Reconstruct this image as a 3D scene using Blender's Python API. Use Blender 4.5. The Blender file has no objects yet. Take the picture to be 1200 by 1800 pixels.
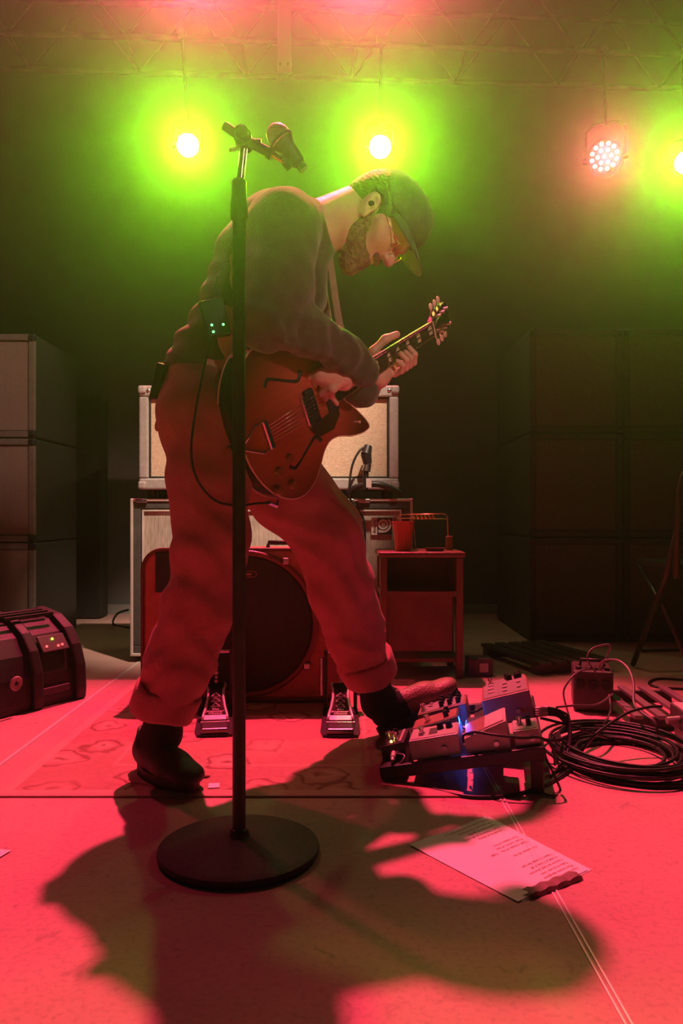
import bpy, bmesh, math, random
import numpy as np
from mathutils import Vector, Matrix, Quaternion
random.seed(7); np.random.seed(7)
PI = math.pi
sc = bpy.context.scene
col = sc.collection

# ------------------------------------------------------------------ camera, world, light, exposure
F = 1400.0          # focal length in pixels of the 1200x1800 frame
H = 0.65            # camera height above the stage floor
cam = bpy.data.objects.new('camera', bpy.data.cameras.new('camera'))
cam.data.sensor_fit = 'VERTICAL'; cam.data.sensor_height = 36.0; cam.data.sensor_width = 24.0
cam.data.lens = 36.0 * F / 1800.0
cam.data.clip_start = 0.02; cam.data.clip_end = 60
cam.location = (0, 0, H); cam.rotation_euler = (PI / 2, 0, 0)
col.objects.link(cam); sc.camera = cam
def P(px, py, d):
    return Vector(((px - 600) / F * d, d, H + (900 - py) / F * d))
def G(px, py):      # point of the floor seen at a pixel
    return P(px, py, H * F / (py - 900))

w = bpy.data.worlds.new('world'); sc.world = w; w.use_nodes = True
w.node_tree.nodes['Background'].inputs[0].default_value = (0.25, 0.22, 0.2, 1)
w.node_tree.nodes['Background'].inputs[1].default_value = 0.02
vs = sc.view_settings
vs.view_transform = 'Standard'; vs.look = 'None'; vs.gamma = 1.0; vs.use_curve_mapping = False
vs.exposure = 0.0
try:
    sc.cycles.use_denoising = True
    sc.cycles.volume_step_rate = 4
    sc.cycles.max_bounces = 6
    sc.cycles.volume_bounces = 0
    sc.cycles.sample_clamp_indirect = 6
    sc.cycles.sample_clamp_direct = 0
except Exception:
    pass

HAZE, HAZE_G = 0.0115, 0.91
RED = (1.0, 0.055, 0.14)
GREEN = (0.27, 1.0, 0.0)
WARM = (1.0, 0.70, 0.50)
def spot(name, loc, target, energy, color, angle, blend=0.6, size=0.06):
    l = bpy.data.lights.new(name, 'SPOT'); l.energy = energy; l.color = color
    l.spot_size = math.radians(angle); l.spot_blend = blend; l.shadow_soft_size = size
    o = bpy.data.objects.new(name, l); col.objects.link(o); o.location = loc
    d = Vector(target) - Vector(loc)
    o.rotation_euler = d.to_track_quat('-Z', 'Y').to_euler()
    return o
# red wash lamps on the rear truss just above the frame, green profile lamps below it, one warm lamp on the amps
RED_LAMPS = [((-0.20, 4.55, 5.4), (-0.02, 1.40, 0.0), 3100, 40),
             (P(345, -62, 4.0), (-0.3, 0.0, 1.4), 520, 28), (P(640, -62, 4.0), (0.05, 0.0, 1.4), 560, 28)]
GREEN_LAMPS = [(P(330, 255, 4.5), (-0.1, 0.0, 1.0), 380, 41), (P(668, 258, 4.5), (0.05, 0.0, 1.0), 380, 41),
               (P(1206, 285, 4.5), (0.4, 0.0, 1.1), 300, 40)]
for i, (l, t, e, a) in enumerate(RED_LAMPS): spot('red_wash', l, t, e, RED, a, 0.5, 0.06)
for i, (l, t, e, a) in enumerate(GREEN_LAMPS):
    l = Vector(l); d = (Vector(t) - l).normalized()
    spot('green_beam', l + d * 0.03, t, e, GREEN, a, 0.9, 0.05)
par_loc = P(1062, 275, 4.5)
spot('red_par_beam', par_loc + Vector((0, -0.06, -0.02)), (0.7, 0.0, 0.5), 130, RED, 44, 0.9, 0.07)
spot('amp_wash', (0.55, 1.75, 3.7), (-0.34, 3.45, 1.10), 1000, WARM, 25, 0.8, 0.05)
spot('stack_fill_added', (0.35, 1.5, 3.7), (-1.62, 3.84, 1.30), 190, WARM, 15, 0.8, 0.05)  # added unseen lamp that brightens the pale cabinet stack
spot('front_fill_added', (1.9, -1.8, 2.5), (0.02, 2.05, 1.28), 310, (1.0, 0.54, 0.40), 13, 0.7, 0.06)  # added unseen light to lift face, neck and hands
spot('side_red_wash', (-1.9, 3.6, 3.6), (0.0, 2.2, 0.2), 90, RED, 50, 0.8, 0.07)

# ------------------------------------------------------------------ materials
MATS = {}
def mat(name, c, rough=0.6, metal=0.0, c2=None, scale=20.0, bump=0.0, bscale=None, spec=0.5, emit=None, estr=0.0, alpha=None, trans=0.0, sheen=0.0, coat=0.0, detail=4.0):
    if name in MATS: return MATS[name]
    m = bpy.data.materials.new(name); m.use_nodes = True
    nt = m.node_tree; b = nt.nodes['Principled BSDF']
    b.inputs['Base Color'].default_value = (*c, 1); b.inputs['Roughness'].default_value = rough
    b.inputs['Metallic'].default_value = metal; b.inputs['Specular IOR Level'].default_value = spec
    if sheen: b.inputs['Sheen Weight'].default_value = sheen
    if coat: b.inputs['Coat Weight'].default_value = coat; b.inputs['Coat Roughness'].default_value = 0.12
    if trans: b.inputs['Transmission Weight'].default_value = trans
    if emit: b.inputs['Emission Color'].default_value = (*emit, 1); b.inputs['Emission Strength'].default_value = estr
    tc = nt.nodes.new('ShaderNodeTexCoord')
    if c2 or bump:
        n = nt.nodes.new('ShaderNodeTexNoise'); n.inputs['Scale'].default_value = scale; n.inputs['Detail'].default_value = detail
        nt.links.new(tc.outputs['Object'], n.inputs['Vector'])
        if c2:
            r = nt.nodes.new('ShaderNodeValToRGB')
            r.color_ramp.elements[0].position = 0.35; r.color_ramp.elements[1].position = 0.68
            r.color_ramp.elements[0].color = (*c, 1); r.color_ramp.elements[1].color = (*c2, 1)
            nt.links.new(n.outputs['Fac'], r.inputs[0]); nt.links.new(r.outputs[0], b.inputs['Base Color'])
        if bump:
            n2 = nt.nodes.new('ShaderNodeTexNoise'); n2.inputs['Scale'].default_value = bscale or scale; n2.inputs['Detail'].default_value = 3
            nt.links.new(tc.outputs['Object'], n2.inputs['Vector'])
            bp = nt.nodes.new('ShaderNodeBump'); bp.inputs['Strength'].default_value = bump; bp.inputs['Distance'].default_value = 0.01
            nt.links.new(n2.outputs['Fac'], bp.inputs['Height']); nt.links.new(bp.outputs[0], b.inputs['Normal'])
    MATS[name] = m
    return m

black_metal = mat('black_metal', (0.012, 0.012, 0.013), 0.45, 0.0, (0.03, 0.03, 0.03), 30)
black_plastic = mat('black_plastic', (0.012, 0.012, 0.013), 0.5, 0.0, (0.022, 0.022, 0.024), 40, 0.15, 300)
black_rubber = mat('black_rubber', (0.014, 0.014, 0.015), 0.42, 0.0)
chrome = mat('chrome', (0.75, 0.74, 0.72), 0.2, 1.0)
steel = mat('steel', (0.55, 0.55, 0.55), 0.35, 1.0, (0.4, 0.4, 0.4), 60)
brass = mat('brass', (0.9, 0.62, 0.28), 0.25, 1.0)
alu = mat('aluminium', (0.6, 0.6, 0.6), 0.4, 0.7, (0.45, 0.45, 0.45), 40)
truss_alu = mat('truss_aluminium', (0.36, 0.36, 0.36), 0.5, 0.5, (0.26, 0.26, 0.26), 8)
white_paint = mat('white_paint', (0.75, 0.73, 0.7), 0.5)
cream = mat('cream_plastic', (0.72, 0.62, 0.48), 0.4)
skin = mat('skin', (0.60, 0.38, 0.29), 0.5, 0.0, (0.66, 0.43, 0.34), 30, 0.12, 160)
hair_m = mat('hair', (0.035, 0.022, 0.014), 0.6, 0.0, (0.05, 0.033, 0.02), 60, 0.3, 130)
beard_m = mat('beard', (0.16, 0.085, 0.05), 0.7, 0.0, (0.34, 0.20, 0.14), 110, 0.8, 170)
sweater_m = mat('sweater_knit', (0.058, 0.036, 0.026), 0.9, 0.0, (0.075, 0.048, 0.036), 35, 0.35, 260, sheen=0.4)
pants_m = mat('cotton_twill', (0.42, 0.12, 0.135), 0.85, 0.0, (0.50, 0.15, 0.17), 22, 0.3, 240, sheen=0.15)
cap_m = mat('cap_cotton', (0.10, 0.12, 0.075), 0.85, 0.0, (0.13, 0.15, 0.09), 40, 0.25, 300)
brim_m = mat('brim_painted_glow', (0.30, 0.88, 0.20), 0.8)  # green lamp glow put into the underside's base colour
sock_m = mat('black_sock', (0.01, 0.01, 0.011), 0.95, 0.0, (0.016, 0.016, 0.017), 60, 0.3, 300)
shoe_m = mat('shoe_leather', (0.035, 0.022, 0.018), 0.6, 0.0, (0.055, 0.035, 0.028), 30, 0.2, 180)
boot_m = mat('brown_leather', (0.20, 0.10, 0.065), 0.5, 0.0, (0.26, 0.14, 0.09), 30, 0.25, 150)
sole_m = mat('sole_rubber', (0.02, 0.018, 0.017), 0.6)

# ------------------------------------------------------------------ mesh helpers (append shapes to a bmesh)
def frame_to(d):
    return Vector(d).normalized().to_track_quat('Z', 'Y').to_matrix()
class MB:
    def __init__(s): s.bm = bmesh.new()
    def box(s, c, size, R=None, bevel=0.0, seg=2):
        r = bmesh.ops.create_cube(s.bm, size=1.0)
        vs_ = r['verts']
        bmesh.ops.scale(s.bm, vec=size, verts=vs_)
        if bevel:
            es = list({e for v in vs_ for e in v.link_edges})
            q = bmesh.ops.bevel(s.bm, geom=es, offset=bevel, segments=seg, affect='EDGES', profile=0.5)
            vs_ = list({v for f in q['faces'] for v in f.verts} | {v for v in vs_ if v.is_valid})
        M = Matrix.Translation(Vector(c)) @ (R.to_4x4() if R else Matrix())
        bmesh.ops.transform(s.bm, matrix=M, verts=vs_)
        return s
    def cyl(s, a, b, r1, r2=None, seg=20, caps=True):
        a, b = Vector(a), Vector(b); r2 = r1 if r2 is None else r2
        q = bmesh.ops.create_cone(s.bm, cap_ends=caps, cap_tris=False, segments=seg, radius1=r1, radius2=r2, depth=(b - a).length)
        bmesh.ops.transform(s.bm, matrix=Matrix.Translation((a + b) / 2) @ frame_to(b - a).to_4x4(), verts=q['verts'])
        return s
    def ball(s, c, r, seg=16, R=None):
        q = bmesh.ops.create_uvsphere(s.bm, u_segments=seg, v_segments=max(6, seg * 2 // 3), radius=1)
        r = (r, r, r) if isinstance(r, (int, float)) else r
        bmesh.ops.scale(s.bm, vec=r, verts=q['verts'])
        bmesh.ops.transform(s.bm, matrix=Matrix.Translation(Vector(c)) @ (R.to_4x4() if R else Matrix()), verts=q['verts'])
        return s
    def lathe(s, prof, c=(0, 0, 0), axis=(0, 0, 1), seg=32, close=False):
        M = Matrix.Translation(Vector(c)) @ frame_to(axis).to_4x4()
        rings = []
        for r, z in prof:
            if r < 1e-6: rings.append([s.bm.verts.new(M @ Vector((0, 0, z)))])
            else: rings.append([s.bm.verts.new(M @ Vector((r * math.cos(2 * PI * k / seg), r * math.sin(2 * PI * k / seg), z))) for k in range(seg)])
        pairs = list(zip(rings, rings[1:])) + ([(rings[-1], rings[0])] if close else [])
        for A, B in pairs:
            for k in range(seg):
                k2 = (k + 1) % seg
                if len(A) == 1 and len(B) == 1: continue
                if len(A) == 1: s.bm.faces.new((A[0], B[k], B[k2]))
                elif len(B) == 1: s.bm.faces.new((A[k], B[0], A[k2]))
                else: s.bm.faces.new((A[k], B[k], B[k2], A[k2]))
        return s
    def tube(s, pts, r, seg=8, closed=False, radii=None, flat=None):
        pts = [Vector(p) for p in pts]; n = len(pts)
        t0 = (pts[1] - pts[0]).normalized()
        nrm = t0.orthogonal().normalized()
        rings = []
        for i, p in enumerate(pts):
            if closed: t = (pts[(i + 1) % n] - pts[i - 1]).normalized()
            else: t = (pts[min(i + 1, n - 1)] - pts[max(i - 1, 0)]).normalized()
            nrm = (nrm - t * nrm.dot(t))
            nrm = nrm.normalized() if nrm.length > 1e-6 else t.orthogonal().normalized()
            bi = t.cross(nrm); rr = radii[i] if radii else r
            rings.append([s.bm.verts.new(p + (nrm * math.cos(2 * PI * k / seg) + bi * math.sin(2 * PI * k / seg)) * rr) for k in range(seg)])
        for i in range(n if closed else n - 1):
            A, B = rings[i], rings[(i + 1) % n]
            for k in range(seg):
                k2 = (k + 1) % seg
                s.bm.faces.new((A[k], A[k2], B[k2], B[k]))
        if not closed:
            s.bm.faces.new(list(reversed(rings[0]))); s.bm.faces.new(rings[-1])
        return s
    def prism(s, outline, z0, z1, M=None):
        M = M or Matrix()
        lo = [s.bm.verts.new(M @ Vector((x, y, z0))) for x, y in outline]
        hi = [s.bm.verts.new(M @ Vector((x, y, z1))) for x, y in outline]
        n = len(outline)
        s.bm.faces.new(list(reversed(lo))); s.bm.faces.new(hi)
        for i in range(n):
            j = (i + 1) % n
            s.bm.faces.new((lo[i], lo[j], hi[j], hi[i]))
        return s
    def ribbon(s, pts, width_dirs, width, thick):
        rings = []
        pts = [Vector(p) for p in pts]
        for i, p in enumerate(pts):
            t = (pts[min(i + 1, len(pts) - 1)] - pts[max(i - 1, 0)]).normalized()
            wd = Vector(width_dirs[i] if isinstance(width_dirs, list) else width_dirs)
            wd = (wd - t * wd.dot(t)).normalized(); nn = t.cross(wd)
            rings.append([s.bm.verts.new(p + wd * a * width / 2 + nn * b * thick / 2) for a, b in ((-1, -1), (1, -1), (1, 1), (-1, 1))])
        for A, B in zip(rings, rings[1:]):
            for k in range(4):
                s.bm.faces.new((A[k], A[(k + 1) % 4], B[(k + 1) % 4], B[k]))
        s.bm.faces.new(list(reversed(rings[0]))); s.bm.faces.new(rings[-1])
        return s
    def build(s, name, m, parent=None, smooth=False, angle=None):
        bmesh.ops.recalc_face_normals(s.bm, faces=s.bm.faces)
        me = bpy.data.meshes.new(name); s.bm.to_mesh(me); s.bm.free()
        return link_mesh(name, me, m, parent, smooth)
XF = {}
def link_mesh(name, me, m, parent=None, smooth=False):
    if smooth:
        me.polygons.foreach_set('use_smooth', [True] * len(me.polygons))
        if smooth == 'auto':
            try: me.set_sharp_from_angle(angle=math.radians(38))
            except Exception: pass
    if m: me.materials.append(m)
    o = bpy.data.objects.new(name, me); col.objects.link(o)
    if parent:
        o.parent = parent
    return o
def catmull(pts, n=8, closed=False):
    pts = [Vector(p) for p in pts]; out = []
    N = len(pts)
    for i in range(N if closed else N - 1):
        if closed: p0, p1, p2, p3 = pts[i - 1], pts[i], pts[(i + 1) % N], pts[(i + 2) % N]
        else: p0, p1, p2, p3 = pts[max(i - 1, 0)], pts[i], pts[i + 1], pts[min(i + 2, N - 1)]
        for k in range(n):
            t = k / n
            out.append(0.5 * ((2 * p1) + (p2 - p0) * t + (2 * p0 - 5 * p1 + 4 * p2 - p3) * t * t + (3 * p1 - p0 - 3 * p2 + p3) * t ** 3))
    if not closed: out.append(pts[-1])
    return out
def tag(o, label=None, cat=None, group=None, kind=None):
    if label: o['label'] = label
    if cat: o['category'] = cat
    if group: o['group'] = group
    if kind: o['kind'] = kind
    return o
def thing(name, label, cat, loc=(0, 0, 0), rot=None, group=None):
    o = bpy.data.objects.new(name, None); col.objects.link(o)
    o.empty_display_size = 0.05
    o.location = loc
    if rot is not None:
        if isinstance(rot, Matrix): o.rotation_euler = rot.to_euler()
        else: o.rotation_euler = (0, 0, rot)
    return tag(o, label, cat, group)
def hang(o, parent):            # parent a world-space mesh to a thing placed by location/rotation
    M = Matrix.Translation(parent.location) @ parent.rotation_euler.to_matrix().to_4x4() @ Matrix.Scale(parent.scale.x, 4)
    o.parent = parent; o.matrix_parent_inverse = M.inverted()
    return o
def copy_tree(o, parent=None):
    c = o.copy(); col.objects.link(c)
    if parent is not None: c.parent = parent
    for ch in list(o.children): copy_tree(ch, c)
    return c
def text_mesh(lines, size, M, thick=0.0, spacing=1.35, align='LEFT'):
    """lettering as one mesh; lines run along local +x, downwards along -y"""
    bm = bmesh.new()
    for i, t in enumerate(lines):
        if not t: continue
        c = bpy.data.curves.new('t', 'FONT'); c.body = t; c.size = size; c.extrude = thick; c.align_x = align
        c.resolution_u = 2
        o = bpy.data.objects.new('t', c)
        col.objects.link(o)
        dg = bpy.context.evaluated_depsgraph_get()
        me = bpy.data.meshes.new_from_object(o.evaluated_get(dg))
        me.transform(M @ Matrix.Translation((0, -i * size * spacing, 0)))
        bm.from_mesh(me); bpy.data.meshes.remove(me)
        bpy.data.objects.remove(o); bpy.data.curves.remove(c)
    me = bpy.data.meshes.new('lettering'); bm.to_mesh(me); bm.free()
    return me

# ------------------------------------------------------------------ signed-distance modelling (surface nets)
class Field:
    def __init__(s, lo, hi, res):
        s.res = res; s.lo = np.array(lo, float); s.n = np.ceil((np.array(hi) - s.lo) / res).astype(int) + 1
        s.a = np.full(s.n, 0.06, np.float32)
    def grid(s, lo, hi):
        i0 = np.clip(np.floor((np.array(lo) - s.lo) / s.res).astype(int), 0, s.n - 1)
        i1 = np.clip(np.ceil((np.array(hi) - s.lo) / s.res).astype(int) + 1, 1, s.n)
        sl = tuple(slice(a, b) for a, b in zip(i0, i1))
        ax = [(s.lo[k] + s.res * np.arange(i0[k], i1[k])).astype(np.float32) for k in range(3)]
        return sl, ax[0][:, None, None], ax[1][None, :, None], ax[2][None, None, :]
    def comb(s, sl, d, k, op):
        a = s.a[sl]
        if d.size == 0: return
        d = d.astype(np.float32)
        if op == 'sub': d = -d
        if k > 0:
            h = np.maximum(k - np.abs(a - d), 0) / k
            m = h * h * k * 0.25
        else: m = 0
        s.a[sl] = (np.minimum(a, d) - m) if op == 'add' else (np.maximum(a, d) + m)
    def cone(s, a, b, r1, r2=None, k=0.02, op='add', squash=None):
        a = np.array(a, float); b = np.array(b, float); r2 = r1 if r2 is None else r2
        R = max(r1, r2) + k + 3 * s.res
        sl, X, Y, Z = s.grid(np.minimum(a, b) - R, np.maximum(a, b) + R)
        ba = b - a; L = max(ba @ ba, 1e-9)
        h = np.clip(((X - a[0]) * ba[0] + (Y - a[1]) * ba[1] + (Z - a[2]) * ba[2]) / L, 0, 1)
        d = np.sqrt((X - a[0] - h * ba[0]) ** 2 + (Y - a[1] - h * ba[1]) ** 2 + (Z - a[2] - h * ba[2]) ** 2) - (r1 + (r2 - r1) * h)
        s.comb(sl, d, k, op); return s
    def chain(s, pts, radii, k=0.02):
        for i in range(len(pts) - 1): s.cone(pts[i], pts[i + 1], radii[i], radii[i + 1], k)
        return s
    def ell(s, c, r, axes=None, k=0.02, op='add'):
        c = np.array(c, float); r = np.array(r, float) if hasattr(r, '__len__') else np.full(3, float(r))
        R = r.max() + k + 3 * s.res
        sl, X, Y, Z = s.grid(c - R, c + R)
        X = X - c[0]; Y = Y - c[1]; Z = Z - c[2]
        A = np.eye(3) if axes is None else np.array([list(v) for v in axes])   # rows: local axes
        q = [(A[i][0] * X + A[i][1] * Y + A[i][2] * Z) for i in range(3)]
        k0 = np.sqrt(sum((q[i] / r[i]) ** 2 for i in range(3)))
        k1 = np.sqrt(sum((q[i] / r[i] ** 2) ** 2 for i in range(3))) + 1e-6
        s.comb(sl, k0 * (k0 - 1) / k1, k, op); return s
    def plane(s, c, n, k=0.0):      # cut away the side the normal points to
        c = np.array(c, float); n = np.array(n, float); n /= np.linalg.norm(n)
        sl, X, Y, Z = s.grid(s.lo, s.lo + s.n * s.res)
        d = (X - c[0]) * n[0] + (Y - c[1]) * n[1] + (Z - c[2]) * n[2]
        s.comb(sl, d - 0 * s.a, k, 'cut'); return s
    def warp(s, fn):
        sl, X, Y, Z = s.grid(s.lo, s.lo + s.n * s.res)
        s.a += fn(X, Y, Z).astype(np.float32); return s
    def mesh(s, name):
        V = s.a; sg = V < 0
        nx, ny, nz = V.shape
        cnt = np.zeros((nx - 1, ny - 1, nz - 1), np.int8)
        for dx in (0, 1):
            for dy in (0, 1):
                for dz in (0, 1):
                    cnt += sg[dx:nx - 1 + dx, dy:ny - 1 + dy, dz:nz - 1 + dz]
        act = (cnt > 0) & (cnt < 8)
        I, J, K = np.nonzero(act); N = len(I)
        idx = np.full(act.shape, -1, np.int32); idx[I, J, K] = np.arange(N)
        acc = np.zeros((N, 3)); c = np.zeros(N)
        corners = [(a, b, d) for a in (0, 1) for b in (0, 1) for d in (0, 1)]
        val = {q: V[I + q[0], J + q[1], K + q[2]] for q in corners}
        for q in corners:
            for ax in range(3):
                if q[ax] == 0:
                    p = list(q); p[ax] = 1; p = tuple(p)
                    v0, v1 = val[q], val[p]
                    m = (v0 < 0) != (v1 < 0)
                    t = np.where(m, v0 / np.where(m, v0 - v1, 1), 0)
                    e = np.array(q, float)[None, :].repeat(N, 0); e[:, ax] += t
                    acc[m] += e[m]; c[m] += 1
        v = (acc / c[:, None] + np.stack([I, J, K], 1)) * s.res + s.lo
        quads = []
        for ax in range(3):
            b, d = [(1, 2), (2, 0), (0, 1)][ax]
            s0 = [slice(None)] * 3; s1 = [slice(None)] * 3
            s0[ax] = slice(0, -1); s1[ax] = slice(1, None)
            A, B = sg[tuple(s0)], sg[tuple(s1)]
            E = np.stack(np.nonzero(A != B), 1)
            ok = (E[:, b] > 0) & (E[:, d] > 0) & (E[:, b] < V.shape[b] - 1) & (E[:, d] < V.shape[d] - 1)
            E = E[ok]
            inside = A[E[:, 0], E[:, 1], E[:, 2]]
            def at(ob, od):
                q = E.copy(); q[:, b] += ob; q[:, d] += od
                return idx[q[:, 0], q[:, 1], q[:, 2]]
            Q = np.stack([at(-1, -1), at(0, -1), at(0, 0), at(-1, 0)], 1)
            Q[~inside] = Q[~inside][:, ::-1]
            quads.append(Q)
        Q = np.concatenate(quads); Q = Q[(Q >= 0).all(1)]
        me = bpy.data.meshes.new(name)
        me.vertices.add(N); me.vertices.foreach_set('co', v.astype(np.float32).ravel())
        me.loops.add(Q.size); me.loops.foreach_set('vertex_index', Q.astype(np.int32).ravel())
        me.polygons.add(len(Q)); me.polygons.foreach_set('loop_start', np.arange(0, Q.size, 4, dtype=np.int32))
        me.update(calc_edges=True); me.validate()
        return me

# ------------------------------------------------------------------ the setting
def floor_material():
    m = bpy.data.materials.new('stage_floor'); m.use_nodes = True; nt = m.node_tree; b = nt.nodes['Principled BSDF']
    tc = nt.nodes.new('ShaderNodeTexCoord')
    n1 = nt.nodes.new('ShaderNodeTexNoise'); n1.inputs['Scale'].default_value = 2.2; n1.inputs['Detail'].default_value = 6
    n2 = nt.nodes.new('ShaderNodeTexNoise'); n2.inputs['Scale'].default_value = 90; n2.inputs['Detail'].default_value = 4
    n3 = nt.nodes.new('ShaderNodeTexNoise'); n3.inputs['Scale'].default_value = 14; n3.inputs['Detail'].default_value = 5; n3.inputs['Distortion'].default_value = 2.0
    for n in (n1, n2, n3): nt.links.new(tc.outputs['Object'], n.inputs['Vector'])
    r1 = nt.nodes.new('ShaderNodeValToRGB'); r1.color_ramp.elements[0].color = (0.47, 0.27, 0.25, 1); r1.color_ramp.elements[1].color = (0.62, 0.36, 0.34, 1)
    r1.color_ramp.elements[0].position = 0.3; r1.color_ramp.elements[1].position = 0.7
    nt.links.new(n1.outputs['Fac'], r1.inputs[0])
    r2 = nt.nodes.new('ShaderNodeValToRGB'); r2.color_ramp.elements[0].color = (0.72, 0.72, 0.72, 1); r2.color_ramp.elements[1].color = (1, 1, 1, 1)
    r2.color_ramp.elements[0].position = 0.34; r2.color_ramp.elements[1].position = 0.5
    nt.links.new(n2.outputs['Fac'], r2.inputs[0])
    r3 = nt.nodes.new('ShaderNodeValToRGB'); r3.color_ramp.elements[0].color = (0.6, 0.6, 0.6, 1); r3.color_ramp.elements[1].color = (1, 1, 1, 1)
    r3.color_ramp.elements[0].position = 0.27; r3.color_ramp.elements[1].position = 0.36
    nt.links.new(n3.outputs['Fac'], r3.inputs[0])
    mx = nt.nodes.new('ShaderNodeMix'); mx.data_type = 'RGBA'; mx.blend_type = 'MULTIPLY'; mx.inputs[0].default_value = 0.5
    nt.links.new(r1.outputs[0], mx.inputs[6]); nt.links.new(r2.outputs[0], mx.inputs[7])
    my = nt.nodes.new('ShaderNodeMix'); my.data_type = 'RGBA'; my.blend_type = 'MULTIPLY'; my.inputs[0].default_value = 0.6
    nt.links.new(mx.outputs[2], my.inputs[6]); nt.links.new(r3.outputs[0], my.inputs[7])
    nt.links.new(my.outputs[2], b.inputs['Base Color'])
    b.inputs['Roughness'].default_value = 0.62; b.inputs['Specular IOR Level'].default_value = 0.3
    bp = nt.nodes.new('ShaderNodeBump'); bp.inputs['Strength'].default_value = 0.12; bp.inputs['Distance'].default_value = 0.004
    nt.links.new(n2.outputs['Fac'], bp.inputs['Height']); nt.links.new(bp.outputs[0], b.inputs['Normal'])
    return m
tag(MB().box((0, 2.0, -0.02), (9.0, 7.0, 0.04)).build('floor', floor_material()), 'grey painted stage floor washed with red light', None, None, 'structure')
tag(MB().box((0, 5.15, 3.2), (9.0, 0.1, 6.4)).build('wall_back', mat('back_wall', (0.15, 0.15, 0.15), 0.85, 0, (0.19, 0.19, 0.185), 3, 0.1, 30)), 'dark grey back wall of the stage', None, None, 'structure')
tag(MB().box((0, 5.085, 0.03), (9.0, 0.03, 0.06)).build('baseboard_back', mat('baseboard', (0.3, 0.3, 0.29), 0.6)), None, None, None, 'structure')
# seam of the stage decks: two thin pale metal edges
b = MB()
for dx in (-0.0042, 0.0042): b.box((0.364 + dx, 1.1, 0.0008), (0.0032, 2.2, 0.0016))
tag(b.build('trim_1', mat('seam_edge', (0.85, 0.82, 0.8), 0.35)), None, None, None, 'structure')
tag(MB().box((-.877, 2.3, 0.001), (0.012, 2.6, 0.002)).build('trim_2', mat('seam_edge_worn', (0.62, 0.56, 0.52), 0.5)), None, None, None, 'structure')

# ------------------------------------------------------------------ truss, post and lamps
def truss():
    t = thing('lighting_truss', 'horizontal silver box truss with zigzag braces above the stage', 'truss', (0, 4.6, 3.29))
    # slightly skewed run: left end nearer than the right end
    A = P(-140, 117, 4.66); B = P(1330, 160, 4.95)
    d = (B - A); L = d.length; d.normalize()
    back = Vector((0, 0, 1)).cross(d).normalized()
    if back.y < 0: back = -back
    up = Vector((0, 0, 1)); hgt = 0.41; dep = 0.36
    corners = {'lr': A, 'lf': A - back * dep, 'tr': A + up * hgt, 'tf': A - back * dep + up * hgt}
    for k, a in corners.items():
        hang(MB().cyl(a, a + d * L, 0.017, seg=12).build('chord', truss_alu, t, 'auto'), t)
    pitch = L / 8
    for (p, q) in (('lr', 'tr'), ('lf', 'tf')):
        for i in range(8):
            for a, b_, s0, s1 in ((p, q, 0, .5), (q, p, .5, 1)):
                hang(MB().cyl(corners[a] + d * pitch * (i + s0), corners[b_] + d * pitch * (i + s1), 0.007, seg=8).build('brace', truss_alu, t, 'auto'), t)
    for i in range(9):
        hang(MB().cyl(corners['lr'] + d * pitch * i, corners['lf'] + d * pitch * i, 0.008, seg=8).build('cross_brace', truss_alu, t, 'auto'), t)
    return t
truss()
p0 = P(500, 134, 4.22)
t = thing('hanging_post', 'pale square steel post hanging in front of the truss', 'post', p0)
hang(MB().box(p0 + Vector((0, 0, 0.62)), (0.072, 0.05, 1.24), bevel=0.004).build('tube', mat('post_paint', (.7, .74, .75), 0.5), t), t)
hang(MB().box(p0 + Vector((0, 0, -0.004)), (0.09, 0.07, 0.012), bevel=0.002).build('end_plate', steel, t), t)
for s_ in (-1, 1): hang(MB().cyl(p0 + Vector((s_ * .02, -.03, .05)), p0 + Vector((s_ * .02, -.024, .05)), .008, seg=6).build('bolt', steel, t), t)

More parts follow.
